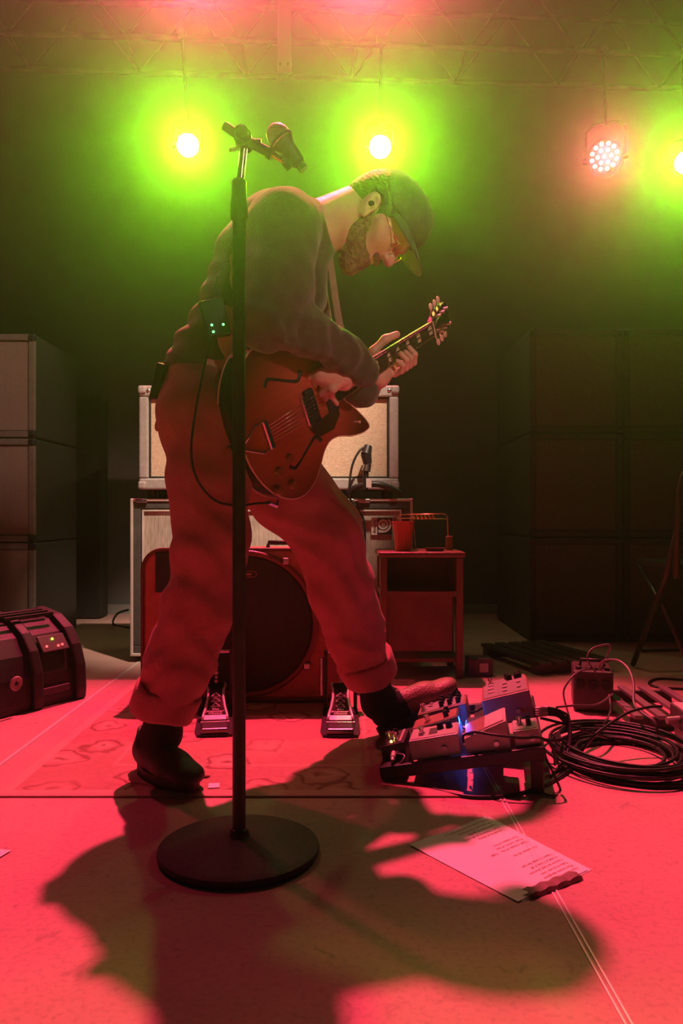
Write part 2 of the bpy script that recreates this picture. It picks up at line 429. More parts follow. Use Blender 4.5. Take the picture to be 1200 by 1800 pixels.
def lamp(name, label, loc, target, r, L, lens_mat, leds=0, bulb=None):
    loc = Vector(loc); d = (Vector(target) - loc).normalized()
    t = thing(name, label, 'stage light', loc)
    hang(MB().lathe([(0, 0.001 - L), (r * .55, 0.001 - L), (r * .9, -L * .82), (r * .98, -L * .5), (r * 1.06, -.02), (r * 1.1, 0.0), (r * 1.1, .012), (r * .99, .012), (r * .99, -0.004), (0, -0.004)], loc, d, 28).build('housing', black_metal, t, 'auto'), t)
    for k in range(5):
        z = -L * (.45 + .08 * k)
        hang(MB().lathe([(r * .95, z), (r * 1.12, z), (r * 1.12, z + .006), (r * .95, z + .006)], loc, d, 24, True).build('cooling_fin', black_metal, t), t)
    side = d.cross(Vector((0, 0, 1))).normalized()
    piv = loc - d * L * .45; up = Vector((0, 0, 1))
    hang(MB().tube([piv + side * r * 1.2, piv + side * r * 1.25 + up * r * 1.9, piv + side * r * .8 + up * r * 2.3, piv - side * r * .8 + up * r * 2.3, piv - side * r * 1.25 + up * r * 1.9, piv - side * r * 1.2], .008, 6).build('yoke', black_metal, t), t)
    top = piv + up * (r * 2.2 + .16)
    if loc.z < 3.2: top = Vector((loc.x, 4.405 + .073 * loc.x, 3.262))      # the truss's front lower chord
    hang(MB().cyl(piv + up * r * 2.2, top, .009, seg=10).build('drop_pipe', black_metal, t), t)
    hang(MB().box(top, (.05, .05, .05), bevel=.006).build('hook_clamp', steel, t), t)
    for s_ in (-1, 1): hang(MB().cyl(piv + side * s_ * r * 1.1, piv + side * s_ * r * 1.4, .016).build('tilt_knob', black_plastic, t), t)
    if leds:
        hang(MB().lathe([(0, .003), (r * .98, .003), (r * .98, .0), (0, 0)], loc, d, 28).build('lens_plate', mat('led_plate', (.35, .08, .09), .35), t), t)
        R = frame_to(d)
        spots_ = [(0, 0)] + [(r * .42, k * PI / 3) for k in range(6)] + [(r * .78, k * PI / 6 + .2) for k in range(12)]
        for rr, a in spots_:
            c = loc + R @ Vector((rr * math.cos(a), rr * math.sin(a), .004))
            hang(MB().ball(c, (r * .135, r * .135, r * .05), 10, R).build('led', lens_mat, t, True), t)
    else:
        hang(MB().lathe([(0, .016), (r * .5, .013), (r * .9, .004), (r * .97, 0), (0, 0)], loc, d, 28).build('lens', lens_mat, t, True), t)
    return t
green_lens = mat('green_lens', (.1, .1, .1), .3, emit=(.62, 1.0, .28), estr=160)
red_lens = mat('red_lens', (.1, .1, .1), .3, emit=(1.0, .12, .14), estr=40)
led_white = mat('led_glow', (.1, .1, .1), .3, emit=(1.0, .55, .45), estr=5)
glab = ['green beam lamp shining down behind the microphone boom', 'green beam lamp shining just above the musician\'s cap', 'green beam lamp at the stage side beyond the round red LED lamp']
for (l, tt, e, a), lb in zip(GREEN_LAMPS, glab): lamp('stage_lamp', lb, Vector(l) + (Vector(l) - Vector(tt)).normalized() * 0.02, tt, 0.062, .20, green_lens)
rlab = ['big red wash lamp hanging from the black pipe high over the truss', 'red lamp before the truss shining down past the hanging post', 'red lamp before the truss above the green lamp over the cap']
for (l, tt, e, a), lb in zip(RED_LAMPS, rlab): lamp('wash_lamp', lb, Vector(l) + (Vector(l) - Vector(tt)).normalized() * 0.1, tt, 0.09, .22, red_lens)
t = thing('lighting_pipe', 'black lighting pipe carrying the big red wash lamp above the truss', 'pipe', (0, 4.66, 5.78))
MB().cyl((-1.6, 0, 0), (1.6, 0, 0), .024, seg=16).build('pipe', black_metal, t, 'auto')
for sx in (-1.3, 1.3): MB().cyl((sx, 0, 0), (sx, 0, .6), .004, seg=6).build('steel_wire', steel, t)
lamp('led_par_lamp', 'round LED lamp with nineteen glowing lenses in a red halo', par_loc, par_loc + Vector((-.62, -1.5, -.35)), .088, .16, led_white, leds=19)

# ------------------------------------------------------------------ speaker stacks, dark column, amplifiers
cab_wood = mat('cab_tolex', (0.035, 0.03, 0.028), 0.65, 0, (0.05, 0.043, 0.04), 60, .3, 400)
cab_face = mat('cab_grille', (0.085, 0.07, 0.06), 0.8, 0, (0.12, 0.1, 0.085), 160, .3, 500)
cab_face_l = mat('cab_grille_pale', (0.30, 0.23, 0.20), 0.8, 0, (0.36, 0.28, 0.25), 160, .3, 500)
cab_edge = mat('cab_edge', (0.20, 0.17, 0.155), 0.5, 0, (0.26, 0.22, 0.2), 30)
def stack_cab(label, c, w_, h_, d_, face, group, edge):
    """c = bottom centre of the front face; faces -y"""
    t = thing('speaker_cabinet', label, 'speaker', c, 0, group)
    MB().box((0, d_ / 2 + .006, h_ / 2), (w_, d_ - .012, h_ - .004), bevel=.008).build('body', cab_wood, t)
    bw = .03
    for (cx, cz, sx, sz) in ((-w_ / 2 + bw / 2, h_ / 2, bw, h_ - .004), (w_ / 2 - bw / 2, h_ / 2, bw, h_ - .004), (0, h_ - bw / 2 - .002, w_ - 2 * bw, bw), (0, bw / 2 + .002, w_ - 2 * bw, bw)):
        MB().box((cx, 0, cz), (sx, .024, sz), bevel=.004).build('edge_rail', edge, t)
    MB().box((0, .004, h_ / 2), (w_ - 2 * bw - .008, .012, h_ - 2 * bw - .012)).build('grille', face, t)
    for sx in (-1, 1):
        for z in (.02, h_ - .02):
            MB().box((sx * (w_ / 2 - .014), -.004, z), (.034, .03, .034), bevel=.008).build('corner', black_plastic, t)
    return t
for i, nm in enumerate(('bottom', 'middle', 'top')):
    stack_cab('pale-faced speaker cabinet, %s of three stacked behind the floor monitor' % nm, (-1.475 - .33, 3.84, .503 * i + .002), .66, .5, .6, cab_face_l, 'stack beside the floor monitor', cab_edge)
for j, side in enumerate(('beside the side table', 'behind the folding chair')):
    for i, nm in enumerate(('bottom', 'middle', 'top')):
        stack_cab('dark speaker cabinet, %s of three stacked %s' % (nm, side), (.94 + .235 + j * .474, 4.0, .523 * i + .002), .468, .52, .82, cab_face, 'stacks beyond the cable coil', cab_wood)
a = P(128, 1090, 4.85); b2 = P(178, 700, 4.85)
t = thing('dark_column', 'tall narrow black box standing against the back wall', 'case', ((a.x + b2.x) / 2, 4.85, 0))  # plain dark upright box with a lid and handle
MB().box((0, .06, .672), (b2.x - a.x, .16, 1.33), bevel=.006).build('body', mat('column_black', (.012, .012, .012), .8, 0, (.018, .018, .018), 40), t)
MB().box((0, .06, 1.345), (b2.x - a.x + .008, .168, .02), bevel=.004).build('lid', black_plastic, t)
MB().tube([(-.03, -.02, 1.0), (-.03, -.045, 1.0), (.03, -.045, 1.0), (.03, -.02, 1.0)], .006, 6).build('handle', black_metal, t)

def grille_mat(name, ca, cb, freq, vertical=False, sparkle=0.0):
    m = bpy.data.materials.new(name); m.use_nodes = True; nt = m.node_tree; b = nt.nodes['Principled BSDF']
    tc = nt.nodes.new('ShaderNodeTexCoord')
    wv = nt.nodes.new('ShaderNodeTexWave'); wv.bands_direction = 'X' if vertical else 'Z'; wv.inputs['Scale'].default_value = freq
    wv.inputs['Distortion'].default_value = .6; wv.inputs['Detail'].default_value = 1
    nt.links.new(tc.outputs['Object'], wv.inputs['Vector'])
    n = nt.nodes.new('ShaderNodeTexNoise'); n.inputs['Scale'].default_value = 170; n.inputs['Detail'].default_value = 2
    mp = nt.nodes.new('ShaderNodeMapping'); mp.inputs['Scale'].default_value = (1, 1, .12) if vertical else (.6, 1, 1)
    nt.links.new(tc.outputs['Object'], mp.inputs[0]); nt.links.new(mp.outputs[0], n.inputs['Vector'])
    mx = nt.nodes.new('ShaderNodeMix'); mx.data_type = 'FLOAT'; mx.inputs[0].default_value = .55
    nt.links.new(wv.outputs['Fac'], mx.inputs[2]); nt.links.new(n.outputs['Fac'], mx.inputs[3])
    r = nt.nodes.new('ShaderNodeValToRGB'); r.color_ramp.elements[0].position = .3; r.color_ramp.elements[1].position = .66
    r.color_ramp.elements[0].color = (*ca, 1); r.color_ramp.elements[1].color = (*cb, 1)
    nt.links.new(mx.outputs[0], r.inputs[0]); nt.links.new(r.outputs[0], b.inputs['Base Color'])
    b.inputs['Roughness'].default_value = .6
    bp = nt.nodes.new('ShaderNodeBump'); bp.inputs['Strength'].default_value = .3; bp.inputs['Distance'].default_value = .002
    nt.links.new(mx.outputs[0], bp.inputs['Height']); nt.links.new(bp.outputs[0], b.inputs['Normal'])
    return m
# big bass cabinet lying on its side
X0, X1, ZB, ZT, Y0 = -.912, .308, .028, .708, 3.45
t = thing('bass_cabinet', 'wide bass speaker cabinet on its side with silver trim behind the drum', 'speaker', ((X0 + X1) / 2, Y0, 0))
cx = (X0 + X1) / 2
tolex = mat('black_tolex', (.05, .048, .046), .6, 0, (.075, .072, .07), 80, .4, 500)
bw = MB
hang(MB().box((cx, Y0 + .215, (ZB + ZT) / 2), (X1 - X0, .39, ZT - ZB), bevel=.01).build('body', tolex, t), t)
for (c_, s_) in (((cx, Y0 + .008, ZT - .022), (X1 - X0, .03, .044)), ((cx, Y0 + .008, ZB + .022), (X1 - X0, .03, .044)), ((X0 + .022, Y0 + .008, (ZB + ZT) / 2), (.044, .03, ZT - ZB - .088)), ((X1 - .022, Y0 + .008, (ZB + ZT) / 2), (.044, .03, ZT - ZB - .088))):
    hang(MB().box(c_, s_, bevel=.004).build('front_rail', tolex, t), t)
silver = mat('silver_trim', (.75, .70, .64), .35, .3)
def rect_trim(parent, x0, x1, z0, z1, y, wd, m, name='trim'):
    for (c_, s_) in ((((x0 + x1) / 2, y, z1), (x1 - x0 + wd, wd, wd)), (((x0 + x1) / 2, y, z0), (x1 - x0 + wd, wd, wd)), ((x0, y, (z0 + z1) / 2), (wd, wd, z1 - z0)), ((x1, y, (z0 + z1) / 2), (wd, wd, z1 - z0))):
        hang(MB().box(c_, s_, bevel=wd * .2, seg=1).build(name, m, parent), parent)
rect_trim(t, X0 + .006, X1 - .006, ZB + .006, ZT - .006, Y0 - .008, .012, silver)
rect_trim(t, X0 + .052, X1 - .052, ZB + .05, ZT - .052, Y0 + .0, .008, silver)
gm = grille_mat('silver_sparkle_grille', (.16, .14, .12), (.62, .56, .48), 55, True)
hang(MB().box((cx, Y0 + .012, (ZB + ZT) / 2), (X1 - X0 - .10, .01, ZT - ZB - .1)).build('grille', gm, t), t)
for px in (250, 612, 640):
    c_ = P(px, 879, Y0)
    hang(MB().box((c_.x, Y0 - .014, ZT - .01), (.05, .012, .018), bevel=.003).build('latch', steel, t), t)
for sx in (X0 + .15, X1 - .15):
    for sy in (.08, .34):
        hang(MB().cyl((sx, Y0 + sy, 0), (sx, Y0 + sy, ZB + .004), .03, .026).build('foot', black_rubber, t), t)
# badge: white plate with a ring-and-tail emblem and upright lettering
pc = P(671, 925, Y0)
bd = hang(MB().box((pc.x, Y0 - .002, pc.z), (.092, .006, .076), bevel=.001, seg=1).build('badge', white_paint, t), t)
dk = mat('badge_ink', (.02, .02, .02), .5)
def flat(parent, name, m, shapes):
    o = MB()
    for f_ in shapes: f_(o)
    return o.build(name, m, parent)
yb = Y0 - .0055; RX_ = Matrix.Rotation(PI / 2, 4, 'X')
ax = (0, -1, 0)
flat(bd, 'emblem_field', dk, [lambda o: o.box((pc.x + .012, yb, pc.z), (.064, .002, .072))])
ec = Vector((pc.x + .005, yb - .001, pc.z + .008))
flat(bd, 'emblem_disc', white_paint, [lambda o: o.lathe([(.0133, 0), (.0226, 0), (.0226, .0025), (.0133, .0025)], ec, ax, 28, True)])
flat(bd, 'emblem_centre', white_paint, [lambda o: o.lathe([(0, .0025), (.0098, .0025), (.0098, 0), (0, 0)], ec, ax, 24)])
arc = [(ec.x + r_ * math.cos(a_), ec.z + r_ * math.sin(a_)) for r_, rng in ((.0355, range(0, 13)), (.0268, range(12, -1, -1))) for a_ in [-PI / 2 + k / 12 * (PI / 2 + .75) for k in rng]]
arc = arc + [(ec.x - .0200, ec.z - .0268 + .004), (ec.x - .0200, ec.z - .0355)]
flat(bd, 'emblem_tail', white_paint, [lambda o: o.prism(arc, -yb + .0012, -yb + .0036, RX_)])
lt = text_mesh(['Ampeg'], .021, Matrix.Translation((pc.x - .026, yb - .0004, pc.z - .03)) @ Matrix.Rotation(PI / 2, 4, 'X') @ Matrix.Rotation(PI / 2, 4, 'Z'), .0004)
lo = link_mesh('lettering', lt, dk, bd)

# guitar amplifier on top of it
X0, X1, Y0 = -.867, .244, 3.42
ZB, ZT = .7465, 1.192
t = thing('guitar_amplifier', 'wide cream-grilled guitar speaker cabinet with grey frame on the bass cabinet', 'amplifier', ((X0 + X1) / 2, Y0, ZB))
cx = (X0 + X1) / 2
gframe = mat('grey_tolex', (.36, .34, .33), .55, 0, (.43, .41, .4), 70, .3, 450)
hang(MB().box((cx, Y0 + .16, (ZB + ZT) / 2), (X1 - X0, .28, ZT - ZB), bevel=.012).build('body', gframe, t), t)
for (c_, s_) in (((cx, Y0 + .006, ZT - .024), (X1 - X0, .036, .048)), ((cx, Y0 + .006, ZB + .024), (X1 - X0, .036, .048)), ((X0 + .02, Y0 + .006, (ZB + ZT) / 2), (.04, .036, ZT - ZB - .096)), ((X1 - .02, Y0 + .006, (ZB + ZT) / 2), (.04, .036, ZT - ZB - .096))):
    hang(MB().box(c_, s_, bevel=.007).build('front_rail', gframe, t), t)
rect_trim(t, X0 + .044, X1 - .044, ZB + .052, ZT - .052, Y0 + .006, .009, black_plastic, 'grille_gasket')
hang(MB().box((cx, Y0 + .014, (ZB + ZT) / 2), (X1 - X0 - .09, .012, ZT - ZB - .1)).build('grille', grille_mat('cream_weave_grille', (.36, .24, .15), (.80, .66, .50), 70), t), t)
for sx in (X0 + .04, X1 - .04):
    hang(MB().lathe([(0, .004), (.007, .003), (.009, 0), (0, 0)], (sx, Y0 - .012, ZT - .022), (0, -1, 0), 14).build('screw', chrome, t, True), t)
    for zz in (ZB + .018, ZT - .018):
        s2 = -1 if sx < cx else 1
        hang(MB().box(((X0 if s2 < 0 else X1) - s2 * .014, Y0 - .006, zz), (.034, .03, .034), bevel=.008).build('corner', gframe, t), t)
    for sy in (.06, .26):
        hang(MB().cyl((sx, Y0 + sy, ZT * 0 + .7095), (sx, Y0 + sy, ZB + .003), .02).build('foot', black_rubber, t), t)

# microphone hanging at the amplifier grille with its lead
mx_, my_ = P(645, 800, 3.36), P(640, 858, 3.36)
t = thing('instrument_microphone', 'small black microphone on a clip in front of the cream amplifier grille', 'microphone', (my_.x, 3.36, .709))
hang(MB().cyl(P(641, 862, 3.36), P(643, 828, 3.36), .013, .012, 14).build('stand_tube', black_metal, t, 'auto'), t)
hang(MB().box(P(648, 849, 3.34), (.022, .006, .038)).build('tag', white_paint, t), t)
hang(MB().cyl(P(643, 828, 3.36), P(646, 815, 3.36), .019, .017, 14).build('clip', steel, t, 'auto'), t)
hang(MB().cyl(P(646, 816, 3.36), P(643, 798, 3.36), .018, .023, 16).build('microphone_body', black_metal, t, 'auto'), t)
hang(MB().cyl(P(643, 799, 3.36), P(647, 784, 3.37), .023, .017, 16).build('connector', black_metal, t, 'auto'), t)
hang(MB().cyl((my_.x, 3.36, .7085), (my_.x, 3.36, .722), .055, .05, 20).build('foot_plate', black_metal, t), t) if False else None
pts = [P(647, 785, 3.37), P(632, 792, 3.35), P(618, 822, 3.34), P(614, 868, 3.33), P(622, 890, 3.40), P(638, 912, 3.41), P(641, 960, 3.41), P(637, 1040, 3.41), P(640, 1148, 3.38)]
tag(MB().tube(catmull(pts, 8), .0055, 6).build('microphone_lead', black_rubber, None, True), 'thin black lead looping from the amplifier microphone to the floor', 'cable')
pts = [P(612, 868, 3.38), P(622, 858, 3.37), P(645, 852, 3.36), P(668, 852, 3.36), P(690, 860, 3.37), P(704, 868, 3.39)]
tag(MB().tube(catmull(pts, 8), .013, 8).build('cable_loop', black_rubber, None, True), 'thick black cable arched along the foot of the cream amplifier', 'cable')

# ------------------------------------------------------------------ suitcase drum and its two pedals
DX, DY = P(428, 1000, 2.68).x, 2.68
t = thing('suitcase_drum', 'red suitcase bass drum with round black drumhead behind the musician', 'drum', (DX, DY, .0075))
case_red = mat('red_case', (.42, .10, .09), .5, 0, (.5, .13, .11), 25, .2, 200)
def rrect(w_, h_, r_top, r_bot, n=6):
    out = []
    for (cx_, cz_, a0, r_) in ((w_ / 2 - r_top, h_ - r_top, 0, r_top), (-w_ / 2 + r_top, h_ - r_top, PI / 2, r_top), (-w_ / 2 + r_bot, r_bot, PI, r_bot), (w_ / 2 - r_bot, r_bot, 1.5 * PI, r_bot)):
        for k in range(n + 1):
            a_ = a0 + k / n * PI / 2; out.append((cx_ + r_ * math.cos(a_), cz_ + r_ * math.sin(a_)))
    return out
RX = Matrix.Rotation(PI / 2, 4, 'X')
WD, HD = .68, .505
bm_ = MB().prism(rrect(WD, HD, .07, .04), -.24, 0, Matrix.Translation((0, 0, .012)) @ RX)
bo = bm_.build('case_body', case_red, t, False)
bv = bo.modifiers.new('bevel', 'BEVEL'); bv.width = .012; bv.segments = 2; bv.limit_method = 'ANGLE'; bv.angle_limit = 1.2
MB().tube([(x, -.001, z + .012) for x, z in rrect(WD, HD, .07, .04)], .006, 6, True).build('edge_piping', mat('piping_dark', (.12, .03, .03), .5), t, True)
hc = P(430, 1096, DY); hx, hz, hr = hc.x - DX, hc.z - .0075, .241
MB().lathe([(hr - .012, 0), (hr - .012, .012), (hr - .004, .018), (hr + .006, .012), (hr + .008, 0)], (hx, -.001, hz), (0, -1, 0), 56).build('drum_hoop', mat('hoop_red', (.2, .035, .035), .35), t, True)
MB().lathe([(0, .007), (hr - .02, .0065), (hr - .011, .004), (hr - .011, 0)], (hx, -.001, hz), (0, -1, 0), 56).build('drumhead', mat('drumhead_black', (.020, .014, .012), .55, 0, (.030, .02, .016), 70, .3, 400), t, True)
hd = P(440, 1009, DY)
MB().lathe([(.020, 0), (.0225, 0), (.0225, .001), (.020, .001)], (0, 0, 0), (0, -1, 0), 24, True).build('head_emblem', mat('emblem_red', (.45, .12, .10), .5), t)
eo = t.children[-1]; eo.location = (hd.x - DX, -.0085, hd.z - .0075); eo.scale = (1.05, 1, .5)
for dx_, dz_, wd_, ht_ in ((-.004, 0, .018, .007), (.0, -.0095, .012, .003)): MB().box((hd.x - DX + dx_, -.0088, hd.z - .0075 + dz_), (wd_, .0008, ht_)).build('emblem_bar', MATS['emblem_red'], t)
for k in range(8):
    a_ = k * PI / 4 + .2
    c_ = Vector((hx + (hr + .012) * math.cos(a_), -.014, hz + (hr + .012) * math.sin(a_)))
    if abs(c_.x) < WD / 2 - .02 and .03 < c_.z < HD: MB().box(c_, (.022, .026, .022), bevel=.004).build('lug_claw', steel, t)
a = P(292, 1010, DY)
MB().box((a.x - DX, -.004, a.z), (.07, .008, .135), bevel=.003).build('side_panel', black_plastic, t)
for sx in (-.18, .12):
    MB().tube([(sx - .05, .12, HD + .008), (sx - .045, .12, HD + .03), (sx + .045, .12, HD + .03), (sx + .05, .12, HD + .008)], .009, 8).build('handle', black_rubber, t, True)

def drum_pedal(label, loc, rz):
    t = thing('drum_pedal', label, 'drum pedal', loc, rz, 'kick pedals at the suitcase drum')
    Rx = Matrix.Rotation(math.radians(15), 3, 'X')
    MB().prism([(-.05, 0), (.05, 0), (.058, .05), (.055, .33), (-.055, .33), (-.058, .05)], .001, .007).build('base_plate', black_metal, t)
    MB().box((0, .035, .016), (.078, .07, .016), bevel=.005).build('heel_plate', mat('dark_steel', (.2, .2, .2), .3, .9), t)
    MB().cyl((-.042, .075, .02), (.042, .075, .02), .006, seg=10).build('hinge', chrome, t)
    M = Matrix.Translation((0, .08, .022)) @ Rx.to_4x4()
    L_ = .235
    prof = [(0, .040), (.03, .039), (.08, .032), (.14, .027), (.19, .028), (.225, .034), (L_, .030)]
    o = [(x, y) for y, x in prof] + [(-x, y) for y, x in reversed(prof)]
    ft = MB().prism(o, 0, .006, M).build('footboard', mat('board_black', (.035, .012, .012), .8, spec=.1), t)
    edge = mat('board_edge', (.75, .70, .68), .35, .4)
    for s_ in (-1, 1):
        MB().tube([M @ Vector((s_ * (x - .004), y, .0065)) for y, x in prof], .0046, 6).build('edge_strip', edge, ft, True)
    MB().box((M @ Vector((0, .013, .007))), (.076, .026, .003), Rx).build('heel_band', edge, ft)
    for y in (.086, .119, .152):
        tri = [M @ Vector((.0135 * a_, y + b_ * .0115, .008)) for a_, b_ in ((-1, -1), (1, -1), (0, 1))]
        MB().tube(tri, .0032, 6, True).build('triangle_mark', edge, ft)
    for i, wd in enumerate(('The', "Drummer's", 'Choice')):
        lm = text_mesh([wd], .014, M @ Matrix.Translation((0, .060 - i * .0125, .0068)), 0, align='CENTER')
        link_mesh('board_lettering', lm, edge, ft)
    tp = M @ Vector((0, L_, 0))
    for s_ in (-1, 1):
        MB().box((s_ * .048, .31, .10), (.012, .022, .19), bevel=.003).build('frame_post', black_metal, t)
    MB().cyl((-.05, .31, .19), (.05, .31, .19), .008, seg=12).build('axle', chrome, t)
    MB().lathe([(.022, -.008), (.026, -.006), (.026, .006), (.022, .008)], (0, .31, .19), (1, 0, 0), 20, True).build('cam_wheel', black_metal, t)
    for k in range(7):
        z = tp.z + .012 + k * .014
        if z < .2: MB().box((0, tp.y - .002 + (k / 7) * (.292 - tp.y), z), (.009 if k % 2 else .013, .005, .012), bevel=.002, seg=1).build('chain_link', steel, t)
    MB().cyl((0, .31, .19), (0, .275, .33), .004, seg=8).build('beater_rod', chrome, t)
    MB().cyl((0, .30, .335), (0, .26, .325), .02, seg=16).build('beater', mat('felt', (.45, .40, .37), .9), t)
    for s_ in (-1, 1):
        MB().cyl((s_ * .06, .31, .05), (s_ * .06, .31, .17), .008, seg=10).build('spring', steel, t)
    return t
q = G(377, 1300); drum_pedal('steel kick pedal beside the musician\'s back foot at the drum', (q.x, q.y, .0075), math.radians(8))
q = G(598, 1301); drum_pedal('steel kick pedal beside the pedalboard at the drum\'s far end', (q.x, q.y, .0075), math.radians(0))

# ------------------------------------------------------------------ side table with cup and wire stand
SY = 3.10
xl, xr, zt = P(667, 0, SY).x, P(815, 0, SY).x, P(0, 975, SY).z
t = thing('side_table', 'small worn wooden side table with open shelf next to the amplifiers', 'side table', ((xl + xr) / 2, SY, 0))
wood = mat('side_table_wood', (.12, .05, .032), .45, 0, (.17, .075, .045), 9, .2, 60)
cxl = (xl + xr) / 2; Wt = xr - xl
bo = hang(MB().box((cxl, SY + .14, zt + .0), (Wt + .012, .31, .022), bevel=.008, seg=3).build('top', wood, t, 'auto'), t)
for sx in (-1, 1):
    for sy in (0.012, .28):
        hang(MB().box((cxl + sx * (Wt / 2 - .016), SY + sy, (zt - .01) / 2), (.028, .028, zt - .012), bevel=.004).build('leg', wood, t), t)
zs = P(0, 1044, SY).z
hang(MB().prism([(-Wt / 2 + .004, 0), (-Wt / 4, -.012), (0, -.018), (Wt / 4, -.012), (Wt / 2 - .004, 0), (Wt / 2 - .004, .28), (-Wt / 2 + .004, .28)], zs - .01, zs + .01, Matrix.Translation((cxl, SY + .004, 0))).build('shelf', wood, t), t)
hang(MB().box((cxl, SY + .285, (zt + .09) / 2), (Wt - .03, .012, zt - .1)).build('back_panel', wood, t), t)
for sx in (-1, 1): hang(MB().box((cxl + sx * (Wt / 2 - .016), SY + .146, (zs + zt) / 2), (.012, .25, zt - zs - .02)).build('side_panel', wood, t), t)
hang(MB().box((cxl - .012, SY + .03, (zs + .07) / 2 + .02), (Wt - .06, .014, zs - .1)).build('lower_panel', wood, t), t)
hang(MB().box((cxl, SY + .14, .07), (Wt - .03, .25, .014)).build('bottom_shelf', wood, t), t)
ztop = zt + .0112
cpx = P(708, 0, SY + .09)
cup_m = mat('red_cup', (.62, .07, .07), .4, 0)
rings = []
b = MB(); zc0 = ztop; hh = .118
ns = 60
prof = [(.0, .004), (.030, .004), (.030, 0), (.031, 0), (.036, hh * .5), (.0425, hh - .006), (.0455, hh - .004), (.0455, hh), (.0425, hh), (.034, hh * .5), (.029, .006), (0, .006)]
bmr = b.bm; rr = []
for (r_, z_) in prof:
    if r_ == 0: rr.append([bmr.verts.new((cpx.x, SY + .09, zc0 + z_))]); continue
    ring = []
    for k in range(ns):
        rip = (1 + .018 * (1 if (k // 2) % 2 else -1)) if .008 < z_ < hh * .97 else 1
        ring.append(bmr.verts.new((cpx.x + r_ * rip * math.cos(2 * PI * k / ns), SY + .09 + r_ * rip * math.sin(2 * PI * k / ns), zc0 + z_)))
    rr.append(ring)
for A_, B_ in zip(rr, rr[1:]):
    for k in range(ns):
        k2 = (k + 1) % ns
        if len(A_) == 1: bmr.faces.new((A_[0], B_[k], B_[k2]))
        elif len(B_) == 1: bmr.faces.new((A_[k], B_[0], A_[k2]))
        else: bmr.faces.new((A_[k], A_[k2], B_[k2], B_[k]))
tag(b.build('plastic_cup', cup_m, None, False), 'red ribbed plastic cup on the side table', 'cup')
wy = SY + .15
t = thing('wire_stand', 'bent brass wire stand with a wrapped middle on the side table', 'wire stand', (P(788, 0, wy).x, wy, ztop))
hang(MB().tube([P(703, 905, wy), P(780, 903, wy), P(786, 907, wy), P(787, 942, wy)], .0022, 6).build('upper_wire', brass, t, True), t)
hang(MB().tube([P(697, 911, wy), P(740, 912, wy), P(791, 912, wy)], .0022, 6).build('lower_wire', brass, t, True), t)
hang(MB().tube([P(703, 905, wy), P(701, 909, wy), P(705, 911, wy)], .0022, 6).build('end_bend', brass, t, True), t)
for k in range(6): hang(MB().tube([P(724 + k * 7, 904, wy - .006), P(730 + k * 7, 912, wy - .006), P(727 + k * 7, 913, wy + .006), P(724 + k * 7, 904, wy + .006)], .003, 6, True).build('wrap', brass, t, True), t)
hang(MB().lathe([(0, 0), (.014, 0), (.0145, .004), (.0145, .055), (.012, .057), (.012, .05), (0, .05)], (P(789, 0, wy).x, wy, ztop), (0, 0, 1), 20).build('holder', mat('amber_wood', (.33, .13, .06), .5), t, 'auto'), t)
hang(MB().tube([P(724, 912, wy), P(728, 935, wy + .01), (P(731, 0, wy).x, wy + .02, ztop + .002)], .0013, 6).build('support_wire', brass, t, True), t)
t0 = P(765, 0, SY + .05)
tag(MB().lathe([(0, .002), (.03, .002), (.036, .011), (.040, .012), (.040, .009), (.033, 0), (0, 0)], (t0.x, SY + .07, ztop + .0005), (0, 0, 1), 24).build('dish', mat('dark_dish', (.06, .03, .02), .4), None, 'auto'), 'dark shallow dish lying on the side table', 'dish')

